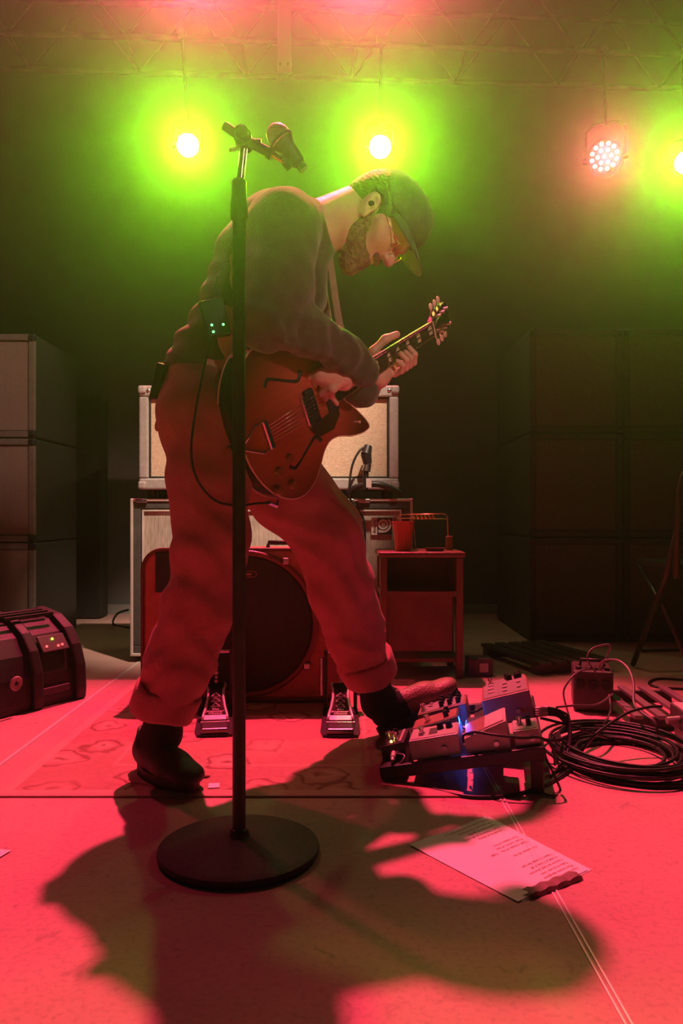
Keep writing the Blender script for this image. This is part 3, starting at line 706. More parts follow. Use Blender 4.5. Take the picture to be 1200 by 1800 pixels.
# ------------------------------------------------------------------ rug
def rug_material():
    m = bpy.data.materials.new('rug'); m.use_nodes = True; nt = m.node_tree; b = nt.nodes['Principled BSDF']
    L = nt.links.new; N = nt.nodes.new
    tc = N('ShaderNodeTexCoord')
    wn = N('ShaderNodeTexNoise'); wn.inputs['Scale'].default_value = 11; L(tc.outputs['Object'], wn.inputs['Vector'])
    ad = N('ShaderNodeVectorMath'); ad.operation = 'MULTIPLY_ADD'; ad.inputs[1].default_value = (.11, .11, 0)
    L(wn.outputs['Color'], ad.inputs[0]); L(tc.outputs['Object'], ad.inputs[2])
    vo = N('ShaderNodeTexVoronoi'); vo.voronoi_dimensions = '2D'; vo.inputs['Scale'].default_value = 4.4; vo.inputs['Randomness'].default_value = .75; L(ad.outputs[0], vo.inputs['Vector'])
    # flowers: rings of petals around the cells
    vp = N('ShaderNodeTexVoronoi'); vp.voronoi_dimensions = '2D'; vp.feature = 'DISTANCE_TO_EDGE'; vp.inputs['Scale'].default_value = 24; L(ad.outputs[0], vp.inputs['Vector'])
    r1 = N('ShaderNodeValToRGB'); cr = r1.color_ramp; cr.interpolation = 'EASE'
    cr.elements[0].position = 0; cr.elements[0].color = (.22, .09, .07, 1)
    cr.elements[1].position = .10; cr.elements[1].color = (.60, .36, .30, 1)
    for p_, c_ in ((.2, (.52, .28, .24, 1)), (.25, (.27, .11, .10, 1)), (.30, (.50, .28, .24, 1)), (.42, (.46, .25, .21, 1))):
        q_ = cr.elements.new(p_); q_.color = c_
    L(vo.outputs['Distance'], r1.inputs[0])
    r2 = N('ShaderNodeValToRGB'); r2.color_ramp.elements[0].position = .02; r2.color_ramp.elements[0].color = (.55, .45, .42, 1); r2.color_ramp.elements[1].position = .10; r2.color_ramp.elements[1].color = (1, 1, 1, 1)
    L(vp.outputs['Distance'], r2.inputs[0])
    mx = N('ShaderNodeMix'); mx.data_type = 'RGBA'; mx.blend_type = 'MULTIPLY'; mx.inputs[0].default_value = .2
    L(r1.outputs[0], mx.inputs[6]); L(r2.outputs[0], mx.inputs[7])
    # plain field with faint wear in the middle and a pale border band
    nz = N('ShaderNodeTexNoise'); nz.inputs['Scale'].default_value = 3; nz.inputs['Detail'].default_value = 6; L(tc.outputs['Object'], nz.inputs['Vector'])
    r3 = N('ShaderNodeValToRGB'); r3.color_ramp.elements[0].position = .42; r3.color_ramp.elements[1].position = .6
    L(nz.outputs['Fac'], r3.inputs[0])
    my = N('ShaderNodeMix'); my.data_type = 'RGBA'
    mm = N('ShaderNodeMath'); mm.operation = 'MULTIPLY'; mm.inputs[1].default_value = .6; L(r3.outputs[0], mm.inputs[0])
    L(mm.outputs[0], my.inputs[0]); L(mx.outputs[2], my.inputs[6]); my.inputs[7].default_value = (.50, .28, .23, 1)
    sx = N('ShaderNodeSeparateXYZ'); L(tc.outputs['Object'], sx.inputs[0])
    def edge(sock, half):
        a_ = N('ShaderNodeMath'); a_.operation = 'ABSOLUTE'; L(sock, a_.inputs[0])
        s_ = N('ShaderNodeMath'); s_.operation = 'SUBTRACT'; s_.inputs[0].default_value = half; L(a_.outputs[0], s_.inputs[1]); return s_
    ex, ey = edge(sx.outputs[0], .535), edge(sx.outputs[1], .63)
    mn = N('ShaderNodeMath'); mn.operation = 'MINIMUM'; L(ex.outputs[0], mn.inputs[0]); L(ey.outputs[0], mn.inputs[1])
    r4 = N('ShaderNodeValToRGB'); r4.color_ramp.interpolation = 'CONSTANT'; c4 = r4.color_ramp
    c4.elements[0].position = 0; c4.elements[0].color = (1, 1, 1, 1); c4.elements[1].position = .028; c4.elements[1].color = (0, 0, 0, 1)
    for p_, v_ in ((.205, .55), (.215, 0)):
        q_ = c4.elements.new(p_); q_.color = (v_, v_, v_, 1)
    L(mn.outputs[0], r4.inputs[0])
    mz = N('ShaderNodeMix'); mz.data_type = 'RGBA'; L(r4.outputs[0], mz.inputs[0]); L(my.outputs[2], mz.inputs[6]); mz.inputs[7].default_value = (.62, .38, .32, 1)
    L(mz.outputs[2], b.inputs['Base Color']); b.inputs['Roughness'].default_value = .95; b.inputs['Specular IOR Level'].default_value = .1
    fz = N('ShaderNodeTexNoise'); fz.inputs['Scale'].default_value = 350; L(tc.outputs['Object'], fz.inputs['Vector'])
    bp = N('ShaderNodeBump'); bp.inputs['Strength'].default_value = .35; bp.inputs['Distance'].default_value = .003; L(fz.outputs['Fac'], bp.inputs['Height']); L(bp.outputs[0], b.inputs['Normal'])
    return m
bm = bmesh.new()
bmesh.ops.create_grid(bm, x_segments=60, y_segments=80, size=.5)
for v in bm.verts:
    v.co.x *= 1.07; v.co.y *= 1.26
    e_ = min(.535 - abs(v.co.x), .63 - abs(v.co.y))
    v.co.z = .0068 + .0006 * math.sin(v.co.x * 21 + v.co.y * 9) * min(1, e_ * 8) - (.0022 if e_ < .004 else 0)
ex_ = bmesh.ops.extrude_face_region(bm, geom=list(bm.faces))
for v in ex_['geom']:
    if isinstance(v, bmesh.types.BMVert): v.co.z = .0004
bmesh.ops.recalc_face_normals(bm, faces=bm.faces)
me = bpy.data.meshes.new('rug'); bm.to_mesh(me); bm.free()
rug = tag(link_mesh('rug', me, rug_material(), None, 'auto'), 'pale patterned floral rug under the drum and the musician', 'rug')
rug.location = (-.255, 1.812 + .63, 0)

# ------------------------------------------------------------------ microphone stand and vocal microphone
MX, MY = P(420, 0, 1.517).x, 1.517
t = thing('microphone_stand', 'black round-base microphone stand with a short boom before the musician', 'microphone stand', (MX, MY, 0))
MB().lathe([(0, .001), (.145, .001), (.151, .004), (.1535, .010), (.152, .0155), (.146, .0185), (.135, .021), (.10, .0265), (.06, .031), (.03, .034), (0, .035)], seg=64).build('base', mat('cast_iron', (.035, .033, .032), .5, 0, (.05, .047, .045), 90, .35, 260), t, 'auto')
MB().lathe([(.0, .03), (.019, .03), (.019, .04), (.016, .046), (.0125, .048), (0, .048)], seg=20).build('base_collar', black_metal, t, 'auto')
zc = P(0, 325, MY).z
MB().cyl((0, 0, .04), (0, 0, zc), .0125, seg=24).build('lower_tube', black_metal, t, 'auto')
MB().lathe([(.0125, 0), (.0165, .006), (.017, .03), (.0145, .05), (.0145, .075), (.011, .08), (0, .08)], (0, 0, zc - .07), seg=20).build('height_clutch', black_plastic, t, 'auto')
def L(px, py, d=MY): return P(px, py, d) - Vector((MX, MY, 0))
MB().cyl(L(421, 330), L(428, 262), .0075, seg=16).build('upper_tube', chrome, t, 'auto')
MB().cyl(L(428, 258) + Vector((0, .022, 0)), L(428, 246) + Vector((0, .022, 0)), .012, seg=12).build('swivel_stem', black_metal, t, 'auto') if False else None
MB().cyl(L(428, 247) + Vector((0, -.018, 0)), L(428, 247) + Vector((0, .02, 0)), .017, seg=20).build('swivel_joint', black_metal, t, 'auto')
MB().lathe([(0, 0), (.009, 0), (.013, .006), (.013, .02), (.008, .024), (0, .024)], L(428, 247) + Vector((0, -.018, 0)), (0, -1, 0), 12).build('swivel_knob', black_plastic, t, 'auto')
MB().cyl(L(394, 221), L(430, 245), .009, seg=14).build('boom_tail', mat('boom_grip', (.05, .03, .025), .5), t, 'auto')
MB().cyl(L(428, 244), L(477, 271), .0095, seg=16).build('boom_tube', black_metal, t, 'auto')
MB().cyl(L(472, 268), L(479, 272), .012, seg=14).build('boom_clutch', black_metal, t, 'auto')
MB().cyl(L(476, 270), L(503, 285), .006, seg=12).build('boom_extension', brass, t, 'auto')
MB().cyl(L(449, 257) + Vector((0, 0, .008)), L(459, 250), .006, seg=10).build('boom_screw', black_plastic, t, 'auto')
MB().cyl(L(498, 288), L(509, 280), .016, .014, seg=16).build('microphone_clip', black_plastic, t, 'auto')
MB().tube([L(403, 263), L(411, 263), L(420, 258)], .004, 6).build('wing_lever', steel, t, True)
# vocal microphone: ball grille upper left, body slanting down right
a_, b_ = P(489, 238, MY - .01), P(526, 288, MY - .01)
ax_ = (b_ - a_).normalized()
t = thing('vocal_microphone', 'black vocal microphone with silver mesh head clipped on the boom', 'microphone', b_)
hang(MB().lathe([(0, -.022), (.010, -.021), (.018, -.014), (.022, -.004), (.0228, .006), (.0222, .012), (.0, .012)], a_, ax_, 28).build('grille', mat('mic_mesh', (.55, .54, .52), .4, .8, (.25, .25, .25), 700, .8, 900), t, 'auto'), t)
hang(MB().lathe([(.0228, .008), (.0242, .009), (.0242, .015), (.0228, .016)], a_, ax_, 28).build('grille_band', chrome, t, 'auto'), t)
hang(MB().lathe([(.0218, .014), (.019, .022), (.0155, .03), (.0135, .065), (.0115, (b_ - a_).length), (0, (b_ - a_).length)], a_, ax_, 24).build('body', black_metal, t, 'auto'), t)
hang(MB().lathe([(.0098, .0), (.0098, .014), (0, .014)], b_, ax_, 16).build('connector', chrome, t, 'auto'), t)

# ------------------------------------------------------------------ electric guitar
GS = .96                                     # a slightly short-scale body
TAIL = Vector((0, 0, H)) + (Vector((-0.2317, 1.8799, 0.8008)) - Vector((0, 0, H))) * GS
gn = Vector((.587128, .650768, .481437)).normalized(); gw = Vector((.261273, .410563, -.873598)); gf = Vector((.76617, -.6387, -.071025))
GR = Matrix((gn, -gw, gf)).transposed()
GM = Matrix.Translation(TAIL) @ GR.to_4x4()
def GP(u, v, h=0.0): return GM @ (Vector((u, v, h)) * GS)   # v > 0 is the bass side
gtr = thing('electric_guitar', 'dark red hollow-body electric guitar with double cutaway held by the musician', 'guitar', TAIL, GR); gtr.scale = (GS, GS, GS)
half_t = [(0, 0), (.004, .05), (.022, .105), (.055, .155), (.10, .19), (.145, .201), (.19, .190), (.228, .162), (.255, .135), (.285, .118), (.315, .117), (.345, .126), (.38, .142), (.42, .153), (.447, .155), (.462, .150), (.455, .128), (.44, .104), (.425, .082), (.41, .064), (.395, .048), (.388, .034)]
half_b = [(0, 0), (.004, .05), (.022, .105), (.055, .155), (.10, .19), (.145, .201), (.19, .190), (.228, .162), (.255, .138), (.285, .122), (.315, .120), (.345, .128), (.38, .142), (.415, .150), (.445, .146), (.466, .127), (.470, .104), (.458, .082), (.437, .062), (.413, .046), (.395, .034)]
def outline(off=0.0):
    tr = catmull([(u, -v, 0) for u, v in half_t], 3); ba = catmull([(u, v, 0) for u, v in half_b], 3)
    pts = ba[1:] + list(reversed(tr))           # tail -> bass side -> neck -> treble side -> tail
    pts = [Vector((p.x, p.y)) for p in pts]
    if off:
        out = []; n_ = len(pts)
        for i in range(n_):
            tg = (pts[(i + 1) % n_] - pts[i - 1]); nn = Vector((-tg.y, tg.x))
            out.append(pts[i] - nn.normalized() * off * (1 if False else -1) * -1)
        pts = out
    return [(p.x, p.y) for p in pts]
OL = outline()
TH = .062
rim_m = mat('guitar_sides', (.02, .008, .007), .18, 0, (.03, .012, .01), 5, coat=.6)
def top_material():
    m = bpy.data.materials.new('cherry_top'); m.use_nodes = True; nt = m.node_tree; b = nt.nodes['Principled BSDF']; L_ = nt.links.new; N = nt.nodes.new
    tc = N('ShaderNodeTexCoord'); mp = N('ShaderNodeMapping'); mp.inputs['Location'].default_value = (-.19, .02, 0); mp.inputs['Scale'].default_value = (3.1, 4.3, 0)
    mp.vector_type = 'POINT'
    sb = N('ShaderNodeVectorMath'); sb.operation = 'SUBTRACT'; sb.inputs[1].default_value = (.19, -.02, 0)
    ml = N('ShaderNodeVectorMath'); ml.operation = 'MULTIPLY'; ml.inputs[1].default_value = (3.4, 4.6, 0)
    ln = N('ShaderNodeVectorMath'); ln.operation = 'LENGTH'
    L_(tc.outputs['Object'], sb.inputs[0]); L_(sb.outputs[0], ml.inputs[0]); L_(ml.outputs[0], ln.inputs[0])
    r = N('ShaderNodeValToRGB'); r.color_ramp.elements[0].position = .45; r.color_ramp.elements[0].color = (.46, .085, .055, 1)
    r.color_ramp.elements[1].position = .95; r.color_ramp.elements[1].color = (.10, .016, .012, 1)  # edges painted darker for the shade lying on the top
    L_(ln.outputs['Value'], r.inputs[0])
    w_ = N('ShaderNodeTexWave'); w_.inputs['Scale'].default_value = 14; w_.inputs['Distortion'].default_value = 6; w_.bands_direction = 'Y'; L_(tc.outputs['Object'], w_.inputs['Vector'])
    mx = N('ShaderNodeMix'); mx.data_type = 'RGBA'; mx.blend_type = 'MULTIPLY'; mx.inputs[0].default_value = .08
    L_(r.outputs[0], mx.inputs[6]); L_(w_.outputs['Color'], mx.inputs[7]); L_(mx.outputs[2], b.inputs['Base Color'])
    b.inputs['Roughness'].default_value = .3; b.inputs['Coat Weight'].default_value = .5; b.inputs['Coat Roughness'].default_value = .15
    return m
MB().prism(OL, -TH, -.004).build('body', rim_m, gtr)
# top: gently arched plate
bm = bmesh.new()
cen = Vector((.20, 0))
rings = []
for k, (s_, h_) in enumerate(((1.0, -.004), (.995, 0.0), (.9, .003), (.7, .008), (.45, .012), (.2, .014))):
    rings.append([bm.verts.new((cen.x + (x - cen.x) * s_, y * s_, h_)) for x, y in OL])
for A_, B_ in zip(rings, rings[1:]):
    for i in range(len(OL)):
        j = (i + 1) % len(OL); bm.faces.new((A_[i], A_[j], B_[j], B_[i]))
bm.faces.new(rings[-1])
bmesh.ops.recalc_face_normals(bm, faces=bm.faces)
me = bpy.data.meshes.new('top'); bm.to_mesh(me); bm.free()
link_mesh('top', me, top_material(), gtr, 'auto')
def arch(u, v): return .002
bind = mat('binding', (.80, .62, .50), .35)
MB().tube([(x, y, -.002) for x, y in OL], .0026, 6, True).build('front_binding', bind, gtr, True)
MB().tube([(x, y, -TH + .001) for x, y in OL], .0022, 6, True).build('back_binding', bind, gtr, True)
# f-holes
for s_ in (1, -1):
    pts = [(.115, s_ * .105), (.13, s_ * .118), (.15, s_ * .112), (.19, s_ * .092), (.225, s_ * .078), (.24, s_ * .085), (.25, s_ * .096)]
    MB().tube(catmull([(u, v, .0075 if abs(v) < .1 else .006) for u, v in pts], 5), .006, 8).build('f_hole', black_plastic, gtr, True)
# neck, fretboard, frets, inlays
NUT = .845; HEEL = .36
bm = MB()
nk = []
for (u, wd, dp) in ((HEEL, .027, .034), (.42, .0275, .03), (.5, .0265, .024), (.7, .024, .0225), (NUT, .0215, .021)):
    nk.append([bm.bm.verts.new((u, wd * math.cos(a), .012 - dp * math.sin(a))) for a in [k * PI / 8 for k in range(9)]])
for A_, B_ in zip(nk, nk[1:]):
    for k in range(8): bm.bm.faces.new((A_[k], A_[k + 1], B_[k + 1], B_[k]))
    bm.bm.faces.new((A_[8], A_[0], B_[0], B_[8]))
bm.bm.faces.new(nk[0]); bm.bm.faces.new(nk[-1])
bm.build('neck', mat('neck_wood', (.12, .04, .025), .3, 0, (.15, .05, .03), 12, coat=.4), gtr, 'auto')
fb = MB().prism([(.345, -.0285), (NUT, -.0215), (NUT, .0215), (.345, .0285)], .012, .0185).build('fretboard', mat('rosewood', (.035, .018, .012), .5, 0, (.055, .03, .02), 40), gtr)
for s_ in (-1, 1): MB().tube([(.345, s_ * .0285, .0165), (NUT, s_ * .0215, .0165)], .0016, 6).build('neck_binding', bind, gtr, True)
SC = .6285; BR = NUT - SC
fret_u = [NUT - SC * (1 - 2 ** (-k / 12)) for k in range(1, 21)]
for u in fret_u:
    hw = .0215 + (.0285 - .0215) * (NUT - u) / (NUT - .345)
    MB().box((u, 0, .019), (.0024, hw * 2 - .001, .0016)).build('fret', chrome, fb)
pearl = mat('pearl', (.78, .68, .50), .3)
us = [NUT] + fret_u
for k in (1, 3, 5, 7, 9, 12, 15, 17):
    u0, u1 = us[k - 1], us[k]; cu = (u0 + u1) / 2; L_ = abs(u0 - u1) * .62
    for s_ in (-1, 1):
        MB().prism([(cu - L_ / 2, s_ * .003), (cu + L_ / 2, s_ * .002), (cu + L_ / 2.6, s_ * .013), (cu - L_ / 3, s_ * .012)], .0182, .0191).build('inlay', pearl, fb)
MB().box((NUT + .002, 0, .019), (.005, .043, .006)).build('nut', bind, gtr)
# headstock tilts back
Mh = Matrix.Translation((NUT + .004, 0, .016)) @ Matrix.Rotation(math.radians(15), 4, 'Y')
hs = [(0, -.022), (.03, -.03), (.09, -.036), (.15, -.04), (.172, -.03), (.165, -.01), (.178, 0), (.165, .01), (.172, .03), (.15, .04), (.09, .036), (.03, .03), (0, .022)]
hd_ = MB().prism(hs, -.015, 0, Mh).build('headstock', mat('headstock_black', (.012, .01, .01), .15, coat=.6), gtr)
for s_ in (-1, 1):
    for k in range(3):
        u = .045 + k * .04
        MB().cyl(Mh @ Vector((u, s_ * .024, -.0005)), Mh @ Vector((u, s_ * .024, .017)), .0045, seg=12).build('tuning_post', chrome, hd_, 'auto')
        MB().cyl(Mh @ Vector((u, s_ * .024, -.016)), Mh @ Vector((u, s_ * .048, -.010)), .004, seg=8).build('tuner_shaft', chrome, hd_)
        MB().ball(Mh @ Vector((u, s_ * .056, -.009)), (.0095, .011, .0055), 12, Mh.to_3x3()).build('tuner_button', mat('button_pearl', (.85, .72, .66), .35), hd_, True)
# strings, bridge, tailpiece, pickups, controls
sp0 = [(-.0255 + .0102 * k) for k in range(6)]; sp1 = [(-.0175 + .007 * k) for k in range(6)]
for k in range(6):
    r_ = .00035 + .00012 * k
    sd = 1 if sp1[k] > 0 else -1; tk = [2, 1, 0, 0, 1, 2][k]
    pe = Mh @ Vector((.045 + tk * .04, sd * .024, .010))
    MB().tube([(.075, sp0[k] * .8, .018), (BR, sp0[k], .0265), (NUT + .002, sp1[k], .0225), pe], r_, 5).build('string', chrome, gtr, True)
MB().box((BR, 0, .020), (.014, .078, .011), bevel=.003).build('bridge', chrome, gtr)
MB().box((.075, 0, .016), (.016, .075, .008), bevel=.003).build('tailpiece_bar', chrome, gtr)
for s_ in (-1, 1): MB().tube([(.0, s_ * .006, .004), (.02, s_ * .02, .010), (.045, s_ * .036, .012), (.075, s_ * .034, .015)], .0024, 6).build('tailpiece_wire', chrome, gtr, True)
for u in (.245, .322):
    MB().box((u, 0, .016), (.034, .094, .014), bevel=.004).build('pickup', black_plastic, gtr)
    for k in range(6): MB().cyl((u, sp0[k] * .95, .022), (u, sp0[k] * .95, .0245), .0025, seg=8).build('pole_piece', steel, gtr)
MB().prism([(.215, -.048), (.34, -.034), (.335, -.06), (.30, -.085), (.235, -.08)], .017, .0195).build('pickguard', mat('pickguard', (.05, .015, .012), .25), gtr)
for (u, v) in ((.075, -.10), (.12, -.085), (.055, -.142), (.105, -.15)):
    MB().lathe([(0, 0), (.0135, 0), (.0125, .003), (.0105, .013), (.0095, .0145), (0, .0145)], (u, v, .004), (0, 0, 1), 20).build('knob', mat('knob_amber', (.30, .12, .06), .2, coat=.5), gtr, 'auto')
MB().lathe([(0, 0), (.009, 0), (.009, .003), (.003, .004), (.002, .018), (.004, .022), (0, .024)], (.40, -.11, .002), (0, 0, 1), 14).build('toggle_switch', cream, gtr, 'auto')
MB().cyl((0, 0, -.03), (-.016, 0, -.03), .006, .008, seg=12).build('strap_button', chrome, gtr, 'auto')
# strap: up the chest from the bass horn, over the shoulder, across the back to the tail
strap_m = mat('strap_webbing', (.30, .22, .17), .8, 0, (.36, .27, .21), 60, .3, 300)
pts = [P(601, 597, 2.115), P(597, 575, 2.08), P(590, 530, 2.055), P(583, 480, 2.05), P(576, 430, 2.07)]
hang(MB().ribbon(catmull(pts, 5), Vector((.45, .9, 0)), .036, .003).build('strap', strap_m, gtr), gtr)

# ------------------------------------------------------------------ the musician
# limbs are laid out at their pixels and at depths that follow from the feet on the floor
def N(v): return np.array(v, float)
HC = P(655, 368, 2.03)                       # ear (near side of the head), head frame
fF = Vector((.40, 0, -.917)).normalized(); fU = Vector((.917, 0, .40)).normalized(); fS = Vector((0, -1, 0))
yaw = Matrix.Rotation(math.radians(-6), 3, fU)
fF = yaw @ fF; fS = yaw @ fS
HO = HC - fS * 0.0                            # near-ear point; head centre lies away from the camera
HO = HO + Vector((0, 0.072, 0))
def HP(f, u, s=0.0): return N(HO + fF * f + fU * u + fS * s)
AX = (list(fF), list(fU), list(fS))
body = Field((-.52, 1.6, .02), (.30, 2.62, 1.56), .0036)
# head
body.ell(HP(-.005, .055), (.098, .088, .076), AX, k=.01)          # cranium
body.ell(HP(.045, .0), (.062, .085, .060), AX, k=.03)             # face mass
body.ell(HP(.052, -.062), (.046, .045, .050), AX, k=.03)          # jaw
body.ell(HP(.082, -.095), (.022, .020, .024), AX, k=.02)          # chin
body.cone(HP(.09, .045, .03), HP(.09, .045, -.03), .018, k=.02)   # brow
body.cone(HP(.100, .035), HP(.124, -.005), .009, .0135, k=.012)   # nose
body.ell(HP(.116, -.008, .011), (.012, .010, .009), AX, k=.006); body.ell(HP(.116, -.008, -.011), (.012, .010, .009), AX, k=.006)
body.ell(HP(.097, .022, .033), (.016, .012, .017), AX, k=.008, op='sub'); body.ell(HP(.097, .022, -.033), (.016, .012, .017), AX, k=.008, op='sub')
body.ell(HP(.086, .022, .032), (.0125, .0115, .0125), AX, k=.003); body.ell(HP(.086, .022, -.032), (.0125, .0115, .0125), AX, k=.003)
body.cone(HP(.072, -.012, .048), HP(.04, .004, .064), .014, .010, k=.03)   # cheekbone
body.cone(HP(.097, -.043, .018), HP(.097, -.043, -.018), .0065, k=.008); body.cone(HP(.094, -.055, .015), HP(.094, -.055, -.015), .0075, k=.008)
# ears
eU = (fU - fF * .55).normalized(); eF = (fF + fU * .55).normalized(); EX = (list(eF), list(eU), list(fS))
def EP(s_, f, u, o): return N(HO + fS * (s_ * (.076 + o)) + eF * f + eU * u)
for s_ in (1, -1):
    body.ell(EP(s_, -.006, .004, .002), (.021, .034, .012), EX, k=.006)
    body.ell(EP(s_, -.001, .005, .013), (.0125, .022, .009), EX, k=.003, op='sub')
    body.ell(EP(s_, -.002, -.026, .003), (.010, .012, .008), EX, k=.006)
    body.cone(EP(s_, -.010, .016, .008), EP(s_, -.010, -.008, .008), .0035, .0045, k=.004)
    body.ell(EP(s_, .011, -.002, .006), (.005, .009, .006), EX, k=.004)
# neck and hidden trunk
NB = N(P(535, 415, 2.03))
body.cone(HP(-.035, -.045), NB, .060, .066, k=.03)
body.cone(HP(-.05, -.02), N(P(560, 395, 2.03)), .05, .055, k=.03)
SHR, SHL = N(P(497, 402, 1.86)), N(P(515, 410, 2.20))
PEL = N(P(362, 700, 1.99)); CH = N(P(465, 480, 2.02))
body.cone(NB, CH, .06, .11, k=.05); body.cone(CH, PEL, .11, .105, k=.05)
body.cone(SHR, SHL, .05, .05, k=.04)
ELR, WRR = N(P(466, 560, 1.80)), N(P(632, 658, 1.968))
body.chain([SHR, ELR, N(P(538, 584, 1.86)), N(P(600, 622, 1.925)), WRR], [.045, .036, .03, .028, .025], k=.02)
ELL, WRL = N((-.07, 2.42, 1.02)), N(P(650, 684, 2.33))
body.chain([SHL, ELL, WRL], [.045, .036, .026], k=.03)
HIR, KNR, ANR = N(P(358, 745, 1.89)), N(P(364, 985, 1.87)), N(P(287, 1265, 1.945))
HIL, KNL, ANL = N(P(425, 775, 2.06)), N(P(592, 955, 2.13)), N(P(660, 1218, 2.27))
body.chain([HIR, KNR, ANR], [.07, .05, .036], k=.03)
body.chain([HIL, KNL, ANL], [.07, .05, .036], k=.03)
body.cone(HIR, HIL, .07, .07, k=.04)
# ---- right (strumming) hand: wrist bends back to the strings
def finger(f, pts, r0=.0092, r1=.0072, k=.004):
    n_ = len(pts) - 1
    for i in range(n_):
        f.cone(pts[i], pts[i + 1], r0 + (r1 - r0) * i / n_, r0 + (r1 - r0) * (i + 1) / n_, k)
K = lambda px, py, d: N(P(px, py, d))
palm = [K(572, 662, 1.935), K(580, 668, 1.95)]
body.cone(WRR, K(598, 662, 1.945), .025, .022, k=.015)
body.ell(K(580, 664, 1.94), (.045, .024, .022), k=.015)
body.cone(K(606, 662, 1.94), K(566, 656, 1.935), .019, .016, k=.012)
body.cone(K(606, 674, 1.955), K(572, 672, 1.955), .019, .016, k=.012)
finger(body, [K(560, 655, 1.935), K(543, 662, 1.945), K(540, 680, 1.965)])
finger(body, [K(566, 660, 1.94), K(551, 673, 1.955), K(553, 692, 1.975)])
finger(body, [K(574, 668, 1.95), K(566, 686, 1.97), K(573, 702, 1.99)])
finger(body, [K(584, 676, 1.962), K(583, 696, 1.985), K(592, 710, 2.005)], .0088, .0066)
finger(body, [K(604, 668, 1.93), K(585, 684, 1.93), K(566, 692, 1.955)], .0112, .0085, .008)
# ---- left (fretting) hand in guitar coordinates: thumb over the top, fingers curl up from the treble edge
gp = lambda u, v, h: N(GP(u, v, h))
body.cone(WRL, gp(.585, -.052, -.024), .026, .027, k=.02)
body.cone(gp(.585, -.052, -.022), gp(.66, -.046, -.026), .026, .023, k=.02)
body.cone(gp(.60, -.03, -.036), gp(.655, -.015, -.034), .022, .018, k=.02)
finger(body, [gp(.60, -.02, -.034), gp(.60, .022, -.03), gp(.635, .043, -.006), gp(.668, .044, .012)], .0135, .0100, .01)
fing = [(.690, .0, .0095), (.668, -.006, .0098), (.645, -.002, .0098), (.622, -.016, .0088)]
for i, (u, vt, r_) in enumerate(fing):
    finger(body, [gp(u - .006, -.044, -.024), gp(u + .004, -.060, .004), gp(u + .004, -.052, .030), gp(u + .002, -.026 + vt * .5, .042), gp(u, vt - .004, .0285)], r_, r_ * .8)
me = body.mesh('person')
person = tag(link_mesh('person', me, skin, None, True), 'musician in cap, brown sweater and rolled trousers bent over his guitar', 'person')
del body
# ---- hair, beard
hf = Field(HO - Vector((.2, .2, .2)), HO + Vector((.24, .2, .22)), .003)
hf.ell(HP(-.012, .040), (.105, .094, .0845), AX, k=0)
hf.ell(HP(-.055, .0), (.052, .055, .062), AX, k=.02)
hf.plane(HP(.040, .0), list(fF - fU * .25), k=.008)
hf.ell(HP(.0, -.065, .0), (.085, .046, .12), AX, k=.012, op='sub')
for s_ in (1, -1): hf.ell(EP(s_, -.004, .0, .006), (.025, .036, .03), EX, k=.004, op='sub')
hf.warp(lambda X, Y, Z: .0010 * np.sin(X * 420 + 90 * Z) * np.sin(Y * 300 + X * 150))
link_mesh('hair', hf.mesh('hair'), hair_m, person, True)
bf = Field(HO - Vector((.2, .2, .24)), HO + Vector((.2, .2, .1)), .003)
bf.ell(HP(.055, -.066), (.052, .054, .055), AX, k=.01)
bf.ell(HP(.088, -.102), (.030, .026, .03), AX, k=.02); bf.cone(HP(.094, -.066, .016), HP(.094, -.066, -.016), .014, k=.012)
bf.cone(HP(.016, .0, .058), HP(.035, -.06, .048), .015, .026, k=.03); bf.cone(HP(.016, .0, -.058), HP(.035, -.06, -.048), .015, .026, k=.03)
bf.cone(HP(.104, -.032, .022), HP(.104, -.032, -.022), .009, k=.008)
bf.ell(HP(.085, .012, .045), (.045, .034, .04), AX, k=.012, op='sub'); bf.ell(HP(.085, .012, -.045), (.045, .034, .04), AX, k=.012, op='sub')
bf.plane(HP(-.0, -.06), list(-fF), k=.01)
bf.warp(lambda X, Y, Z: .0016 * np.sin(X * 900 + Z * 300) * np.sin(Y * 700 + Z * 500))
link_mesh('beard', bf.mesh('beard'), beard_m, person, True)
# ---- cap
cf = Field(HO - Vector((.2, .2, .2)), HO + Vector((.3, .2, .25)), .003)
cf.ell(HP(.004, .070), (.108, .083, .084), AX, k=0)
cf.ell(HP(.05, .082), (.058, .062, .066), AX, k=.03)
cf.plane(HP(.052, .056), list(-fU + fF * .232), k=.004)
cf.ell(HP(-.118, .035), (.035, .022, .03), AX, k=.004, op='sub')
cf.warp(lambda X, Y, Z: .0008 * np.sin(X * 60 + 3) * np.sin(Y * 70))
cap = link_mesh('cap', cf.mesh('cap'), cap_m, person, True); cap['label'] = 'olive cotton cap with curved brim'
MB().ball(Vector(HP(.008, .154)), .007, 12).build('cap_button', cap_m, cap, True)
